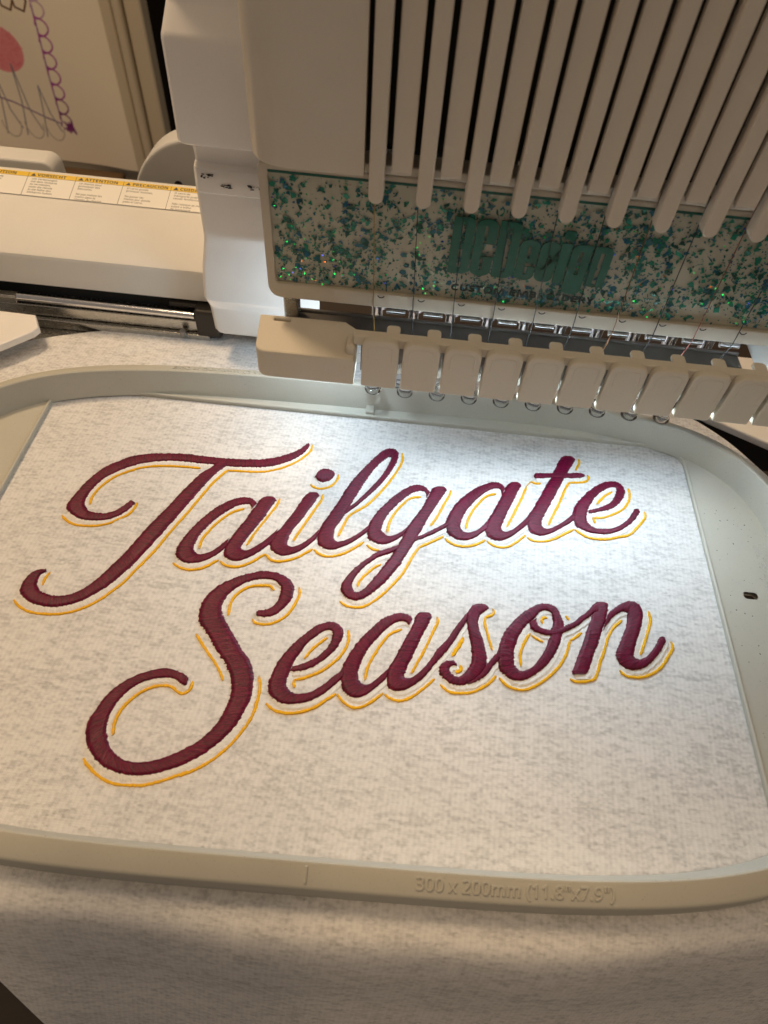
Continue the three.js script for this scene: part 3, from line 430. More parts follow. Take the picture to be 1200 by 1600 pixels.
letter('s', [
  [57.9,-0.3,58.8,1.2,55.8,-0.9,56.9,3.0,53.0,-0.3,55.3,4.8,50.6,2.6,54.6,7.2,49.4,6.2,54.7,9.4,49.6,9.2,55.3,12.0,50.5,12.9,56.3,14.9,51.2,16.5,57.1,18.1,51.7,20.1,57.8,21.3,51.9,23.3,57.9,24.8,51.4,26.2,56.8,28.4,50.1,28.5,54.4,31.6,48.7,30.4,50.8,34.2,47.2,31.6,47.3,35.4,45.6,31.6,43.7,35.0,44.3,30.8,41.1,33.2,43.6,29.5,39.5,30.7,43.7,28.5,39.8,27.7,44.7,27.7,41.9,25.9,46.0,27.5,44.5,25.4,46.2,27.0,45.8,26.3],
  [50.8,33.5,50.5,34.3,51.8,33.1,51.5,34.0,54.7,30.0,55.3,31.9,57.7,25.5,58.3,29.3,60.0,22.4,60.7,25.2,62.1,19.7,63.0,23.2]
], [
  {w:1.12,p:[60.5,1.0,60.8,3.1,59.3,4.3,57.4,5.3,57.2,8.8,58.1,12.4,59.1,16.4,59.9,19.4]},
  {w:1.7,p:[48.5,15.2,46.7,19.2,44.1,23.7]},
  {w:1.7,p:[47.6,27.0,47.8,28.7,45.7,30.2]},
  {w:1.12,p:[40.0,35.6,41.9,37.2,44.4,38.3,47.6,38.2,51.5,37.5,55.3,35.4,58.6,33.0,61.2,29.8]}
]);
letter('o', [
  [88.5,1.7,84.7,2.5,87.6,-1.3,84.0,0.1,85.3,-3.6,82.8,-0.5,82.1,-4.1,81.2,-0.4,78.5,-3.1,79.4,0.8,74.5,-0.2,77.1,4.2,70.9,3.0,74.6,6.4,67.3,7.2,72.4,9.3,64.4,12.1,70.5,13.3,62.6,17.1,69.2,17.1,61.7,21.9,68.5,20.8,62.0,25.8,68.6,24.3,63.9,28.9,69.7,26.3,66.9,30.9,71.3,26.7,70.1,31.2,73.0,26.1,73.8,29.7,75.4,24.5,77.9,26.6,77.8,21.5,81.4,23.3,80.1,17.9,84.3,19.0,81.8,14.2,86.7,14.4,82.9,11.1,88.2,9.4,83.6,8.4,89.1,5.1,84.6,5.2,88.7,1.7,84.7,2.3],
  [78.2,3.3,74.9,6.0,78.1,4.8,75.5,8.2,78.9,6.7,77.2,9.5,80.4,7.6,79.5,10.4,83.1,7.9,82.9,10.5,86.2,7.3,86.0,10.0,89.1,5.7,89.6,8.1,92.4,3.8,93.2,6.0,96.1,0.4,96.2,3.5,99.6,-2.7,99.6,0.6,102.0,-5.7,101.6,-1.2,103.5,-6.9,103.9,-2.4]
], [
  {w:1.12,p:[80.5,5.5,80.2,3.8,81.4,2.5,82.6,2.6]},
  {w:1.12,p:[90.2,0.7,91.4,2.5]},
  {w:1.12,p:[70.9,24.8,70.8,20.2,72.1,16.0,73.6,12.9,75.2,10.3]},
  {w:1.12,p:[75.7,11.2,78.0,12.6,80.3,13.4]},
  {w:1.12,p:[62.4,30.4,64.6,32.7,67.4,34.1,71.0,34.4,74.6,33.0,79.0,30.1,82.8,26.6,86.1,22.8,88.8,18.2,90.3,14.0,91.0,11.7]},
  {w:1.12,p:[90.9,11.7,93.5,9.9,96.0,7.6]}
]);
letter('n', [
  [103.5,-6.9,106.7,-7.4,102.0,-5.2,108.4,-6.9,100.7,-1.1,108.2,-3.9,99.6,2.9,107.1,0.1,97.6,7.9,104.6,6.2,95.6,13.3,102.3,12.1,93.7,17.6,100.6,15.9,92.0,21.8,98.9,20.2,90.7,25.1,97.2,24.1,91.0,26.1,96.2,25.5],
  [106.0,2.2,104.6,6.2,108.0,-2.4,108.3,1.0,110.8,-5.2,110.8,-1.8,113.8,-7.6,112.8,-3.2,117.1,-9.2,114.6,-3.7,120.2,-9.1,115.6,-3.1,122.1,-7.0,115.6,-1.8,122.7,-4.1,115.1,0.7,121.7,-0.1,114.2,3.7,119.9,4.9,112.1,8.2,118.2,8.9,110.3,12.1,116.7,13.2,108.9,15.0,116.0,15.6,108.8,17.3,116.5,16.5,109.8,19.6,117.7,16.8,112.0,21.5,119.0,16.4,114.9,21.9,120.9,15.3,118.3,20.9,123.4,12.7,122.6,17.6,125.5,9.9,126.2,13.5,126.8,7.5,128.8,9.6,127.9,6.2,129.8,7.3,129.0,5.8,129.6,6.3]
], [
  {w:1.12,p:[89.6,28.0,91.8,28.7,95.5,28.3,99.0,27.0,100.5,24.4,102.3,19.4,104.6,14.1,106.5,8.8,109.2,4.2,113.2,0.0]},
  {w:1.12,p:[125.0,-5.4,125.2,-1.5,123.3,4.1,120.8,10.0,118.6,14.8]},
  {w:1.12,p:[109.4,22.3,111.2,24.1,114.5,24.6,118.3,24.0,122.8,21.8,126.7,18.5,129.9,14.0,132.3,10.1,132.1,7.6]}
]);


// ---------------------------------------------------------------- embroidery machine
const machine = thing('embroidery_machine', 'white multi needle embroidery machine head with glitter front panel and row of needle covers', 'embroidery machine', [40, 0, -140]);
const PITCH = 15.5, FX = i => -0.6 + PITCH * i, HX = i => 1.3 + PITCH * i, PX = i => 4.8 + PITCH * i;
{ // stepped white arm cover beside the head
  const rows = [ // y, front z, left x
    [420, -146, -85], [154, -146, -84.5], [152, -145.6, -84.5], [150, -144.5, -84.8], [143.5, -139, -86], [142, -138.2, -86.4], [140.5, -138, -86.6], [106, -138, -87.2], [104.6, -138.4, -87], [103.8, -139.4, -86],
    [103.4, -146, -84.4], [95.5, -146.5, -84], [94, -146, -84], [93, -142.6, -84], [92, -142, -84], [84, -141.4, -84.2], [83.2, -141.6, -84.4], [82.4, -142.4, -84.4], [60, -143.6, -85], [52, -143.2, -86.5], [46, -141.6, -87.6], [38, -140.2, -88.2], [31, -139.4, -88.6], [29.6, -138.8, -88.4], [28.6, -137, -86.5], [27.6, -136, -85.4], [26, -135.6, -85], [14, -135.4, -84.4], [12.4, -136, -83.6], [11.6, -137.4, -82.6]];
  const secs = rows.map(([y, z, x]) => [[x + 3, y, z - 90], [x, y, z - 5], [x + 0.5, y, z - 2], [x + 2, y, z - 0.5], [x + 5, y, z], [-30, y, z]]);
  const pos = [], idx = [], n = secs[0].length; secs.flat().forEach(p => pos.push(...p));
  for (let j = 0; j < secs.length - 1; j++) for (let i = 0; i < n - 1; i++) { const a = j * n + i, b = a + 1, c = a + n, d = c + 1; idx.push(a, c, b, b, c, d); }
  const last = (secs.length - 1) * n; for (let i = 1; i < n - 1; i++) idx.push(last, last + i + 1, last + i);
  const g = new THREE.BufferGeometry(); g.setAttribute('position', new THREE.Float32BufferAttribute(pos, 3)); g.setIndex(idx);
  const cover = part(machine, 'arm_cover', toCreasedNormals(g, 0.5), M.gloss);
  const scuff = []; for (const [x, y, w] of [[-80, 90.5, 5], [-72, 87, 5], [-60, 87.5, 7]]) for (let k = 0; k < 16; k++) { const px = x + rr(0, w), py = y + rr(-0.9, 0.9); const q = new THREE.CircleGeometry(rr(0.15, 0.5), 6).scale(rr(1, 2.4), 0.7, 1).translate(px, py, -141.3 + (py - 84) * -0.075 + 0.25); scuff.push(q); }
  part(cover, 'scuff_mark', scuff, M.black);
}
{ // head: side cover, slats, guide fins, dark inside
  const plan = new THREE.Shape(); plan.moveTo(-4.8, -75); plan.lineTo(-26, -75); plan.bezierCurveTo(-38, -75, -44, -80, -44, -96); plan.lineTo(-44, -134); plan.lineTo(-40, -134); plan.lineTo(-40, -96); plan.bezierCurveTo(-40, -83, -36, -79, -26, -79); plan.lineTo(-4.8, -79); plan.closePath();
  part(machine, 'head_cover', flat(plan, 290, 0.4, 20).translate(0, 420, 0), M.head);
  part(machine, 'inner_wall', BX(-38, 178, 128.6, 420, -118, -108), M.black);
  for (let i = 0; i < 10; i++) {
    const x0 = FX(i) + 4.4, x1 = FX(i + 1) - 4.4;
    part(machine, 'front_slat', [RB(x0, x1, 132, 420, -77.4, -75, 0.5, 2), ext(poly([[x0 + 0.2, 131.7], [x1 - 0.2, 131.7], [x1 - 0.2, 134.4], [x0 + 0.2, 134.4]]), 1.2, 0.5).translate(0, 0, -76.4)], M.fin);
  }
  for (let i = 0; i < 11; i++) {
    const s = new THREE.Shape(), x = FX(i), r = 2.45; s.moveTo(x - r, 420); s.lineTo(x - r, 122.2 + r); s.absarc(x, 122.2 + r, r, Math.PI, 2 * Math.PI); s.lineTo(x + r, 420); s.closePath();
    part(machine, 'guide_fin', ext(s, 6, 0.55, 2, 12).translate(0, 0, -79.1), M.fin);
  }
  part(machine, 'panel_rail', RB(-39, 176, 128.4, 131.6, -90, -80.8, 0.6), M.beige);
}
{ // decorated front panel: tan backing, glitter flakes, green lettering under a clear face
  const x0 = -40.5, x1 = 168, y0 = 77.2, y1 = 128;
  const panel = part(machine, 'front_panel', ext(roundRect(x0, y0, x1, y1, [5, 8, 1.5, 1.5]), 6, 1.2, 3).translate(0, 0, -89.3), plastic([206, 198, 182], 20, 0.45, { clearcoat: 0.4, clearcoatRoughness: 0.15 }));
  const rim = roundRect(x0, y0, x1, y1, [5, 8, 1.5, 1.5]); rim.holes.push(roundRect(x0 + 3.2, y0 + 6.4, x1 - 3, y1 - 2.6, 1.6, THREE.Path));
  part(panel, 'rim', ext(rim, 1.9, 0.5, 2).translate(0, 0, -83.2), plastic([200, 190, 172], 10, 0.4, { clearcoat: 0.6, clearcoatRoughness: 0.1 }));
  part(panel, 'resin_edge', RB(x0 + 3.3, x1 - 3.2, y1 - 2.75, y1 - 1.7, -83.3, -81.2, 0.2), phy({ color: lin(0.008, 0.10, 0.075), roughness: 0.25, clearcoat: 0.6 }));
  const tones = [[0.004, 0.17, 0.13], [0.005, 0.24, 0.16], [0.01, 0.12, 0.16], [0.003, 0.09, 0.07], [0.02, 0.30, 0.21], [0.01, 0.14, 0.24]];
  const shapes = tones.map(() => []), glint = [[], [], []], glintC = [[0.02, 0.9, 0.2], [0.08, 0.12, 0.9], [0.9, 0.25, 0.05]];
  const eye = new THREE.Vector3(13, 234, 135), toLamp = LAMPS.map(l => new THREE.Vector3(...l.at).multiplyScalar(1000));
  for (let k = 0; k < 9500; k++) {
    const x = rr(x0 + 4, x1 - 4), y = rr(y0 + 7, y1 - 3.6);
    const dens = 0.12 + 1.5 * vnoise(x / 10 + 5, y / 8 + 5) ** 1.5 * (1.3 - 0.5 * (y - y0) / 50); if (rnd() > dens) continue;
    const r = rnd() < 0.26 ? rr(0.7, 1.8) : rr(0.18, 0.85), n = 3 + Math.floor(rnd() * 3), a0 = rnd() * 6.28, st = rr(0.4, 1), pts = [];
    for (let i = 0; i < n; i++) { const a = a0 + (i + rr(-0.3, 0.3)) * 6.283 / n; const px = r * rr(0.5, 1.2) * Math.cos(a), py = r * rr(0.5, 1.2) * Math.sin(a) * st; pts.push([px * Math.cos(a0) - py * Math.sin(a0), px * Math.sin(a0) + py * Math.cos(a0)]); }
    const at = new THREE.Vector3(x, y, -82.75 + rr(-0.25, 0.3)), g = new THREE.ShapeGeometry(poly(pts));
    if (rnd() < 0.03) {                                               // a glint: bright coloured flake turned on purpose to mirror a lamp
      const h = eye.clone().sub(at).normalize().add(toLamp[rnd() < 0.5 ? 1 : 2].clone().sub(at).normalize()).normalize().add(new THREE.Vector3(rr(-0.03, 0.03), rr(-0.03, 0.03), rr(-0.03, 0.03))).normalize();
      g.scale(0.5 / r, 0.5 / r, 1).applyQuaternion(new THREE.Quaternion().setFromUnitVectors(new THREE.Vector3(0, 0, 1), h)).translate(at.x, at.y, -82.2);
      glint[rnd() < 0.6 ? 0 : rnd() < 0.6 ? 1 : 2].push(g);
    } else shapes[Math.floor(rnd() * tones.length)].push(g.rotateX(rr(-0.25, 0.25)).rotateY(rr(-0.25, 0.25)).translate(at.x, at.y, at.z));
  }
  tones.forEach((c, i) => part(panel, 'glitter_flakes', shapes[i], phy({ color: lin(...c), roughness: 0.3, metalness: 0.1, side: THREE.DoubleSide, iridescence: 0.4, iridescenceIOR: 1.5 }), { kind: 'stuff' }));
  glint.forEach((gs, i) => gs.length && part(panel, 'glitter_flakes', gs, phy({ color: lin(...glintC[i]), roughness: 0.3, metalness: 1, side: THREE.DoubleSide }), { kind: 'stuff' }));  // metal flakes coloured and turned to give lamp glints
  // condensed green lettering
  const green = std({ color: lin(0.003, 0.13, 0.092), roughness: 0.5, bumpMap: rep(grain, 3, 12), bumpScale: 0.0001 }), ink = std({ color: lin(0.004, 0.022, 0.018), roughness: 0.5 });
  const RRp = (a, b, c, d, r) => roundRect(a, b, c, d, r, THREE.Path);
  const H = 21.4, h = 15.6, glyph = {
    B: () => { const s = roundRect(0, 0, 6.4, H, [0.5, 2, 2, 0.5]); s.holes.push(RRp(2.6, 2.4, 3.8, 9.6, 0.3), RRp(2.6, 12, 3.8, H - 2.4, 0.3)); return [[s, 6.9]]; },
    C: () => { const s = roundRect(0, 0, 6.3, H, 2.6); s.holes.push(RRp(2.7, 2.3, 3.6, H - 2.3, 0.4)); return [[s, 6.8, [3.65, 7.6, 6.6, 12.4]]]; },
    D: () => { const s = roundRect(0, 0, 6.6, H, [0.5, 2.6, 2.6, 0.5]); s.holes.push(RRp(2.6, 2.3, 3.9, H - 2.3, 0.4)); return [[s, 7.0]]; },
    e: () => { const s = roundRect(0, 0, 5.9, h, 2.5); s.holes.push(RRp(2.3, 8.6, 3.5, h - 2.2, 0.35), RRp(2.3, 2.2, 3.5, 7, 0.35)); return [[s, 6.2, [3.35, 5.4, 6.2, 6.8]]]; },
    s: () => { const s = roundRect(0, 0, 5.6, h, 2.4); s.holes.push(RRp(2.4, 9.4, 5.7, 10.4, 0.2), RRp(-0.1, 5, 3.1, 6, 0.2)); return [[s, 5.9]]; },
    i: () => [[roundRect(0, 0, 3.1, h, 0.4), 0], [roundRect(0.1, h + 1.5, 3.2, h + 4.6, 0.4), 3.5]],
    g: () => { const s = roundRect(0, -3.8, 5.9, h, [2, 2.2, 0.4, 2.4]); s.holes.push(RRp(2.3, 4.2, 3.5, h - 2.2, 0.35), RRp(-0.1, -0.7, 3.3, 1.2, 0.2)); return [[s, 6.3]]; },
    n: () => { const s = roundRect(0, 0, 6, h, [0.4, 0.4, 2.4, 0.4]); s.holes.push(RRp(2.4, -0.1, 3.6, h - 2.3, 0.35)); return [[s, 6.4]]; } };
  let x = 26.2; const total = 57.4;
  const word = 'BCDesign'.split(''), adv = word.map(c => Math.max(...glyph[c]().map(q => q[1]))), k = total / adv.reduce((a, b) => a + b, 0);
  word.forEach((c, i) => {
    const gs = glyph[c]().flatMap(([s, , cut]) => {
      if (!cut) return [ext(s, 0.5, 0)];
      const b = s.getPoints(10); const mx = Math.max(...b.map(p => p.x)), my = Math.max(...b.map(p => p.y));
      const top = roundRect(0, cut[3], mx, my, c === 'C' ? [0, 0, 2.6, 2.6] : [0, 0, 2.5, 2.5]), bot = roundRect(0, 0, mx, cut[1], c === 'C' ? [2.6, 2.6, 0, 0] : [2.5, 2.5, 0, 0]);
      const inT = cut[3] < my - 3 ? RRp(2.6, c === 'C' ? cut[3] + 0.01 : 8.6, 3.5, my - 2.3, 0.3) : null; if (inT) top.holes.push(inT);
      bot.holes.push(RRp(2.6, 2.3, 3.5, cut[1] - 0.01, 0.3));
      return [ext(top, 0.5, 0), ext(bot, 0.5, 0), ext(roundRect(0, cut[1] + 0.001, 2.62, cut[3] - 0.001, 0), 0.48, 0)];
    });
    part(panel, 'green_letter', gs.map(g => g.scale(k, 1.0, 1).translate(x, 95.1, -82.1)), green); x += adv[i] * k;
  });
  const sub = text('CUSTOM EMBROIDERY', 2.5, 0.5, 'bold', 0); sub.computeBoundingBox();
  part(panel, 'small_lettering', sub.scale(53.6 / sub.boundingBox.max.x, 1, 1).translate(28.4, 88.1, -81.9), ink);
  for (let i = 0; i < 10; i++) { // little printed hooks above the lower edge
    const X = HX(i) + 1.1 - 0.12 * i, a = new THREE.Shape(); a.absarc(0, 0, 1.5, Math.PI * 1.12, Math.PI * 1.88); a.absarc(0, 0, 1.12, Math.PI * 1.88, Math.PI * 1.12, true); a.closePath();
    part(panel, 'thread_mark', ext(a, 0.12).translate(X + 0.4, 83, -81.32), M.black);
  }
  part(panel, 'clear_face', BX(x0 + 3.4, x1 - 3.2, y0 + 6.6, y1 - 2.9, -81.1, -80.95), phy({ color: lin(0.97, 0.98, 0.97), transmission: 1, thickness: 0, roughness: 0.05, ior: 1.3, specularIntensity: 0.5 }));
}
{ // needle bars, clamps, presser feet between panel and thread guide strip
  part(machine, 'dark_backing', [BX(-47, 166, 60, 128, -122, -118), BX(-38, -20, 62.5, 78, -109, -107)], M.black);  // black backing; the small left box is added to darken a bright gap
  part(machine, 'guide_strip', [RB(-37, 153, 59.6, 61, -97, -79, 0.4), RB(-37, 153, 61.05, 62.4, -96.6, -95.4, 0.4)], M.darkmetal);
  part(machine, 'strip_bracket', RB(-37, -31, 61.1, 72, -96, -90, 0.8), M.steel);
  for (let i = 0; i < 10; i++) {
    const x = HX(i);
    const nb = part(machine, 'needle_bar', [bar([x, 34, -104], [x, 127, -104], 1.9, 14), bar([x, 62, -104], [x, 70, -104], 3.6, 16)], M.chrome);
    part(nb, 'clamp', [RB(x - 4.4, x + 2.6, 66.5, 75, -104.5, -99.5, 0.6), bar([x - 1, 70, -99.4], [x - 1, 70, -98], 1.5, 12)], M.chrome);
    part(nb, 'clamp_screw', [bar([x + 3.4, 64.4, -97.6], [x + 11.4, 64.4, -97.6], 1.3, 18), bar([x - 1.9, 61.2, -98.2], [x - 1.9, 68, -98.2], 0.8, 12), bar([x + 0.6, 61.2, -98.2], [x + 0.6, 68, -98.2], 0.8, 12)], M.chrome);
    part(nb, 'needle', bar([x, 34, -104], [x, 17, -104], 0.55, 8, 0.3), M.chrome);
    part(machine, 'thread_eyelet', [new THREE.TorusGeometry(0.75, 0.3, 8, 14).rotateX(Math.PI / 2).translate(x - 0.5, 61.4, -86), new THREE.SphereGeometry(0.5, 8, 6).translate(x + 0.9, 61.4, -86.4)], M.chrome);
    part(machine, 'presser_foot', [new THREE.TorusGeometry(2.7, 1.35, 10, 24).rotateX(Math.PI / 2).translate(x - 0.6, 14.9, -103.6), new THREE.CylinderGeometry(2.3, 2.9, 3.2, 20, 1, true).translate(x - 0.6, 17.4, -103.6), RB(x - 5.6, x - 3.0, 15.5, 52, -106.3, -104.3, 0.6), RB(x - 5.2, x - 0.6, 18, 21, -106.2, -104.4, 0.5)], M.acrylic);
  }
}
{ // needle cover row: rail, tabs, ten rounded covers, end block
  part(machine, 'cover_rail', RB(-5.5, 176, 71.8, 76, -68.6, -64.4, 0.6), M.beige);
  part(machine, 'rail_backing', BX(-3, 174, 56.5, 71.5, -70, -68), M.darkmetal);
  for (let i = 0; i < 11; i++) {
    const x = PX(i) + 4.1; if (i < 10) part(machine, 'rail_tab', flat(roundRect(x - 2.5, -73.4, x + 2.7, -68.5, [1.6, 1.6, 0, 0]), 1.3, 0.3, 8).translate(0, 75.6, 0), M.beige);
    const p0 = PX(i) - 6.85, p1 = PX(i) + 7.05;
    const cov = part(machine, 'needle_cover', ext(roundRect(p0, 54.5, p1, 77, [0.9, 0.9, 3.6, 3.6]), 3.4, 0.7, 3, 12).translate(0, 0, -64.4), M.beige);
    const u = new THREE.CatmullRomCurve3([[p0 + 2.4, 67], [p0 + 2.4, 72.6], [p0 + 3.0, 74], [p0 + 4.2, 74.6], [p1 - 4.2, 74.6], [p1 - 3, 74], [p1 - 2.4, 72.6], [p1 - 2.4, 67]].map(q => new THREE.Vector3(q[0], q[1], -61.1)), false, 'catmullrom', 0.3);
    part(cov, 'raised_line', new THREE.TubeGeometry(u, 40, 0.28, 6), M.beige);
    part(cov, 'dot', [new THREE.SphereGeometry(0.3, 8, 6).translate(p1 - 2.2, 65, -61.1), new THREE.SphereGeometry(0.3, 8, 6).translate(p1 - 1.2, 65, -61.1)], M.beige);
  }
  const s = new THREE.Shape(); s.moveTo(-5, -61); s.lineTo(-38, -61); s.bezierCurveTo(-42.4, -61, -43.6, -63.4, -43.6, -67); s.lineTo(-45.2, -83.2); s.lineTo(-28, -83.6); s.lineTo(-10.6, -83.6); s.lineTo(-5, -79); s.closePath();
  s.holes.push(roundRect(-39, -81.9, -32.6, -80.2, 0.3, THREE.Path));
  const block = part(machine, 'end_block', flat(s, 13, 0.9, 14).translate(0, 67.4, 0), M.beige);
  part(block, 'slot', BX(-39, -32.6, 60, 64, -81.9, -80.2), M.black);  // black box put in as the shade inside the opening
  part(block, 'raised_end', RB(-8.6, -4.6, 60, 71.6, -72, -63.6, 1.6, 4), M.beige);
}
{ // threads from the guide fins down to the eyelets
  const col = [[0.35, 0.2, 0.03], [0.01, 0.01, 0.01], [0.012, 0.012, 0.012], [0.02, 0.02, 0.02], [0.03, 0.03, 0.03], [0.01, 0.01, 0.01], [0.16, 0.06, 0.01], [0.008, 0.008, 0.008], [0.2, 0.05, 0.03], [0.02, 0.02, 0.02]];
  for (let i = 0; i < 10; i++) {
    const a = [HX(i) - 0.4, 61.2, -86], b = [FX(i) - 3.1 - (i === 0 ? -1.2 : 0), 150, -78.6], f = 0.2, m = [a[0] + (b[0] - a[0]) * f, 77.3, -80.75];
    part(machine, 'thread', [bar(a, m, 0.19, 6), bar(m, [m[0] + (b[0] - m[0]) * 0.76, 132.6, -79.6], 0.19, 6)], std({ color: lin(...col[i]), roughness: 0.7 }));
  }
}
{ // right side of the head, and unseen lamps placed behind the needle covers
  part(machine, 'side_cover', [RB(153, 190, 64, 110, -104, -74, 6, 5), RB(172, 200, 100, 420, -134, -76, 5, 4)], M.white);
  for (const l of LEDS) {
    const [x, y, z] = l.at;
    part(machine, 'unseen_led_light', RB(x - l.w / 2, x + l.w / 2, y + 0.3, y + 1.1, z - l.h / 2, z + l.h / 2, 0.2), std({ color: lin(0.9, 0.9, 0.9), emissive: lin(...LEDC), emissiveIntensity: 1, roughness: 0.5 }));
    const L = new THREE.RectAreaLight(lin(...LEDC), l.power, l.w / 1000, l.h / 1000);
    L.position.set(x / 1000, y / 1000, z / 1000); L.lookAt(l.to[0] / 1000, l.to[1] / 1000, l.to[2] / 1000); scene.add(L);
  }
}
// ---------------------------------------------------------------- frame carriage at the left
const car = thing('frame_carriage', 'white machine carriage with a yellow caution label strip and steel rails below', 'machine carriage', [-150, 0, -180]);
{
  const prof = [[-155, 16.6], [-154.4, 32.6], [-154.9, 34], [-156, 34.8], [-184, 46.4], [-186.5, 47.3], [-202, 51.6], [-204, 51.8], [-206, 51], [-206, 16.6]];
  const sh = poly(prof.map(([z, y]) => [-z, y]));                     // seen from the side, then pulled along x
  const g = new THREE.ExtrudeGeometry(sh, { depth: 320, bevelEnabled: false }).rotateY(Math.PI / 2).translate(-370, 0, 0);
  const cover = part(car, 'cover', toCreasedNormals(g, 0.35), M.satin);
  // printed label strip
  const LX0 = -245, LX1 = -70, LW = LX1 - LX0, S = 11, LH = 16.2, cv = document.createElement('canvas'); cv.width = Math.round(LW * S); cv.height = Math.round(LH * S); const c = cv.getContext('2d');
  c.fillStyle = '#f1ede4'; c.fillRect(0, 0, cv.width, cv.height); c.fillStyle = '#efc400'; c.fillRect(0, 0, cv.width, 3.1 * S);
  const P = 25.2, first = -192.6 - 2 * P;
  const cells = [['WARNING', ''], ['CAUTION', 'Carriage may|cause injury.||Keep hands|out of path.'], ['VORSICHT', 'Um Verletzungen|mit dem Stickarm|zu vermeiden,|nicht die Hände|in die Nähe des|Stickarms halten.'], ['ATTENTION', 'Le chariot peut|provoquer des|blessures.||Ne pas mettre les|mains dans le|chemin du chariot.'], ['PRECAUCIÓN', 'El carro puede|provocar lesiones.||No poner las|manos por donde|pasa el carro.'], ['CUIDADO', 'O carro de|transporte pode|causar ferimentos.||Não coloque as mãos|sobre o trilho|de transporte.'], ['', '']];
  c.strokeStyle = '#26231c'; c.lineWidth = 2; c.fillStyle = '#1d1a14'; c.textBaseline = 'alphabetic';
  c.beginPath(); c.moveTo(0, 3.1 * S); c.lineTo(cv.width, 3.1 * S); c.moveTo(0, cv.height - 2); c.lineTo(cv.width, cv.height - 2); c.stroke();
  cells.forEach(([t, body], k) => {
    const x = (first + P * k - LX0) * S; c.beginPath(); c.moveTo(x, 0); c.lineTo(x, cv.height); c.stroke();
    if (!t) return; c.font = 'bold ' + 2.55 * S + 'px sans-serif'; const tw = c.measureText(t).width;
    c.save(); c.translate(x + 4.6 * S, 2.5 * S); c.scale(Math.min(1.25, (P - 6) * S / tw), 1); c.fillText(t, 0, 0); c.restore();
    c.beginPath(); c.moveTo(x + 1.2 * S, 2.5 * S); c.lineTo(x + 2.6 * S, 0.5 * S); c.lineTo(x + 4 * S, 2.5 * S); c.closePath(); c.fill();
    c.font = 1.75 * S + 'px sans-serif'; body.split('|').forEach((l, i) => c.fillText(l, x + 2.4 * S, (5.1 + i * 1.83) * S));
  });
  const tex = new THREE.CanvasTexture(cv); tex.colorSpace = THREE.SRGBColorSpace; tex.magFilter = THREE.LinearFilter; tex.anisotropy = 8;
  const lab = new THREE.PlaneGeometry(LW, LH).rotateX(-Math.PI / 2).rotateX(Math.atan2(4.3, 15.5)).translate((LX0 + LX1) / 2, 49.75, -194.2);
  part(cover, 'caution_label', lab, phy({ map: tex, roughness: 0.45 }), { uv: true });
  part(car, 'dark_gap_fill', BX(-370, -60, 5, 16.4, -206, -161), M.black);  // black box stands for the shade of the gap below the cover
  part(car, 'rail', [RB(-370, -90, 0, 6.6, -166, -150.5, 0.6), RB(-370, -92, -6, -0.4, -166, -148, 0.6)], M.steel);
  part(car, 'guide_rod', bar([-193.5, 10.6, -151], [-99, 9.9, -151], 2.0, 16), M.chrome);
  part(car, 'rod_end', RB(-230, -193.9, 7.4, 12, -154, -149, 0.8), M.steel);
  part(car, 'rail_end', [RB(-98.6, -85, -2, 15, -162, -148, 2), RB(-113, -97, 12, 14.6, -160, -154, 0.6)], std({ color: lin(0.05, 0.045, 0.04), roughness: 0.5, metalness: 0.4 }));
  part(car, 'screw', bar([-106, -1, -147.5], [-106, 2, -147.5], 1.7, 14), M.darkmetal);
  part(car, 'base_plate', RB(-230, -95, -9, -6.2, -166, -120, 0.8), M.steel);
  part(car, 'frame_arm', flat(poly([[-215, -142], [-181, -141], [-175.5, -131.5], [-177, -127.5], [-186, -117.5], [-199, -104], [-215, -104]]), 4, 0.8).translate(0, 8, 0), M.gloss);
}
const endc = thing('white_end_cover', 'rounded white plastic end cover with a dark screw behind the caution label', 'machine cover', [-130, 0, -265]);
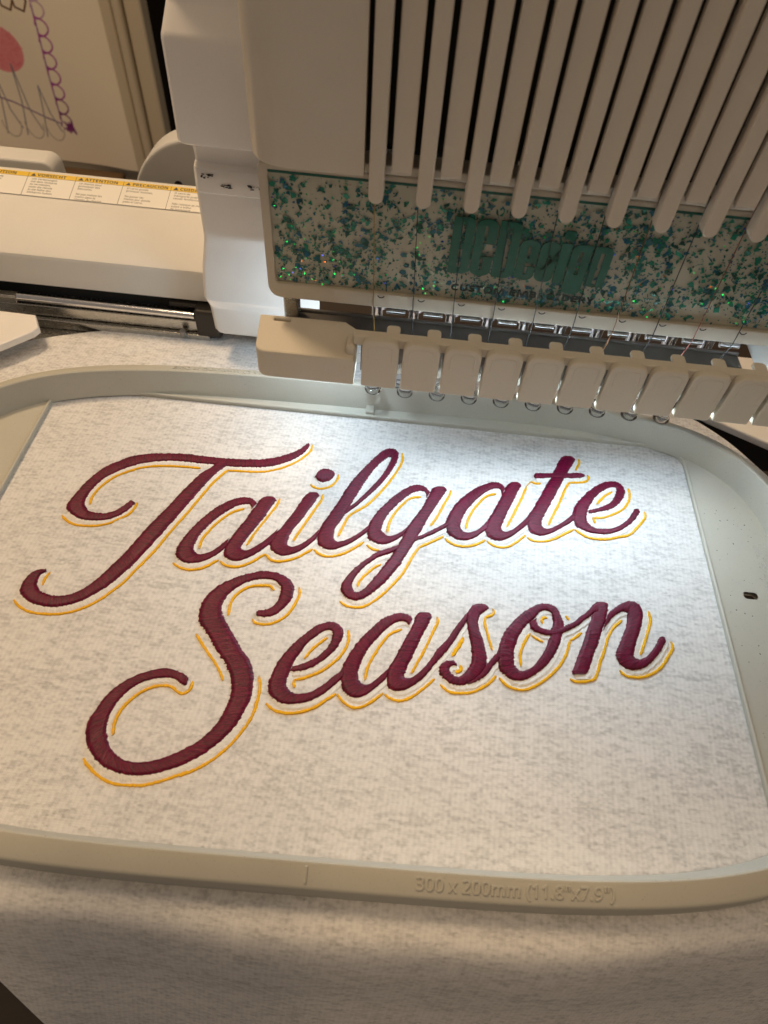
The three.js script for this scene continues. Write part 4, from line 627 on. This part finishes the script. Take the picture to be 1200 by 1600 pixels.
part(endc, 'shell', ext((() => { const s = new THREE.Shape(); s.moveTo(-166, -30); s.lineTo(-166, 8); s.bezierCurveTo(-160, 34, -142, 50, -118, 50); s.lineTo(-60, 50); s.lineTo(-60, -30); s.closePath(); return s; })(), 20, 2, 3, 20).translate(0, 0, -280), M.white);
part(endc, 'screw', bar([-134.8, 21.8, -260.4], [-134.8, 21.8, -259], 2.6, 14), M.black);
const cap = thing('carriage_end_cap', 'low white rounded cap behind the left end of the caution label', 'machine cover', [-230, 0, -222]);
part(cap, 'shell', ext(roundRect(-330, 10, -187.4, 50.4, [0, 2, 6, 6]), 14, 1.5, 3).translate(0, 0, -230), M.white);
const bed = thing('bed_cover', 'white plastic bed cover corner at right behind the frame', 'machine cover', [200, -14, -140]);
part(bed, 'shell', flat(poly([[172, -142], [182, -134.5], [215, -117], [260, -100], [260, -190], [172, -190]]), 5, 1).translate(0, -10, 0), M.gloss);
part(bed, 'bracket', RB(176, 258, -60, -15.2, -188, -146, 2), M.black);

// ---------------------------------------------------------------- unseen ceiling lamps, and the unseen phone that shades the front cloth
for (const l of LAMPS) {
  const [x, y, z] = l.at.map(v => v * 1000), s = l.size * 500;
  const lamp = thing('unseen_ceiling_lamp', l.label, 'lamp', [x, y, z], 'unseen ceiling lamps');
  part(lamp, 'housing', RB(x - s - 10, x + s + 10, y + 3, y + 30, z - s - 10, z + s + 10, 4), M.white);
  part(lamp, 'lamp_panel', BX(x - s, x + s, y + 0.5, y + 2.8, z - s, z + s), std({ color: lin(0.9, 0.85, 0.7), emissive: lin(...LAMPC), emissiveIntensity: 4 }));
  const L = new THREE.RectAreaLight(lin(...LAMPC), l.power, l.size, l.size); L.position.set(l.at[0], l.at[1] - 0.001, l.at[2]); L.lookAt(l.at[0] * 0.2, 0, l.at[2] * 0.2); scene.add(L);
}
{
  const phone = thing('phone', 'dark phone out of view over the frame, shading the front cloth', 'phone', [13.3, 234.4, 135.5]);
  const g = RB(-16, 56, -118, 17, 3, 11, 3.5, 3).applyQuaternion(camera.quaternion).translate(13.3, 234.4, 135.5);
  part(phone, 'body', g, std({ color: lin(0.03, 0.03, 0.035), roughness: 0.4 }));
}
renderer.render(scene, camera);
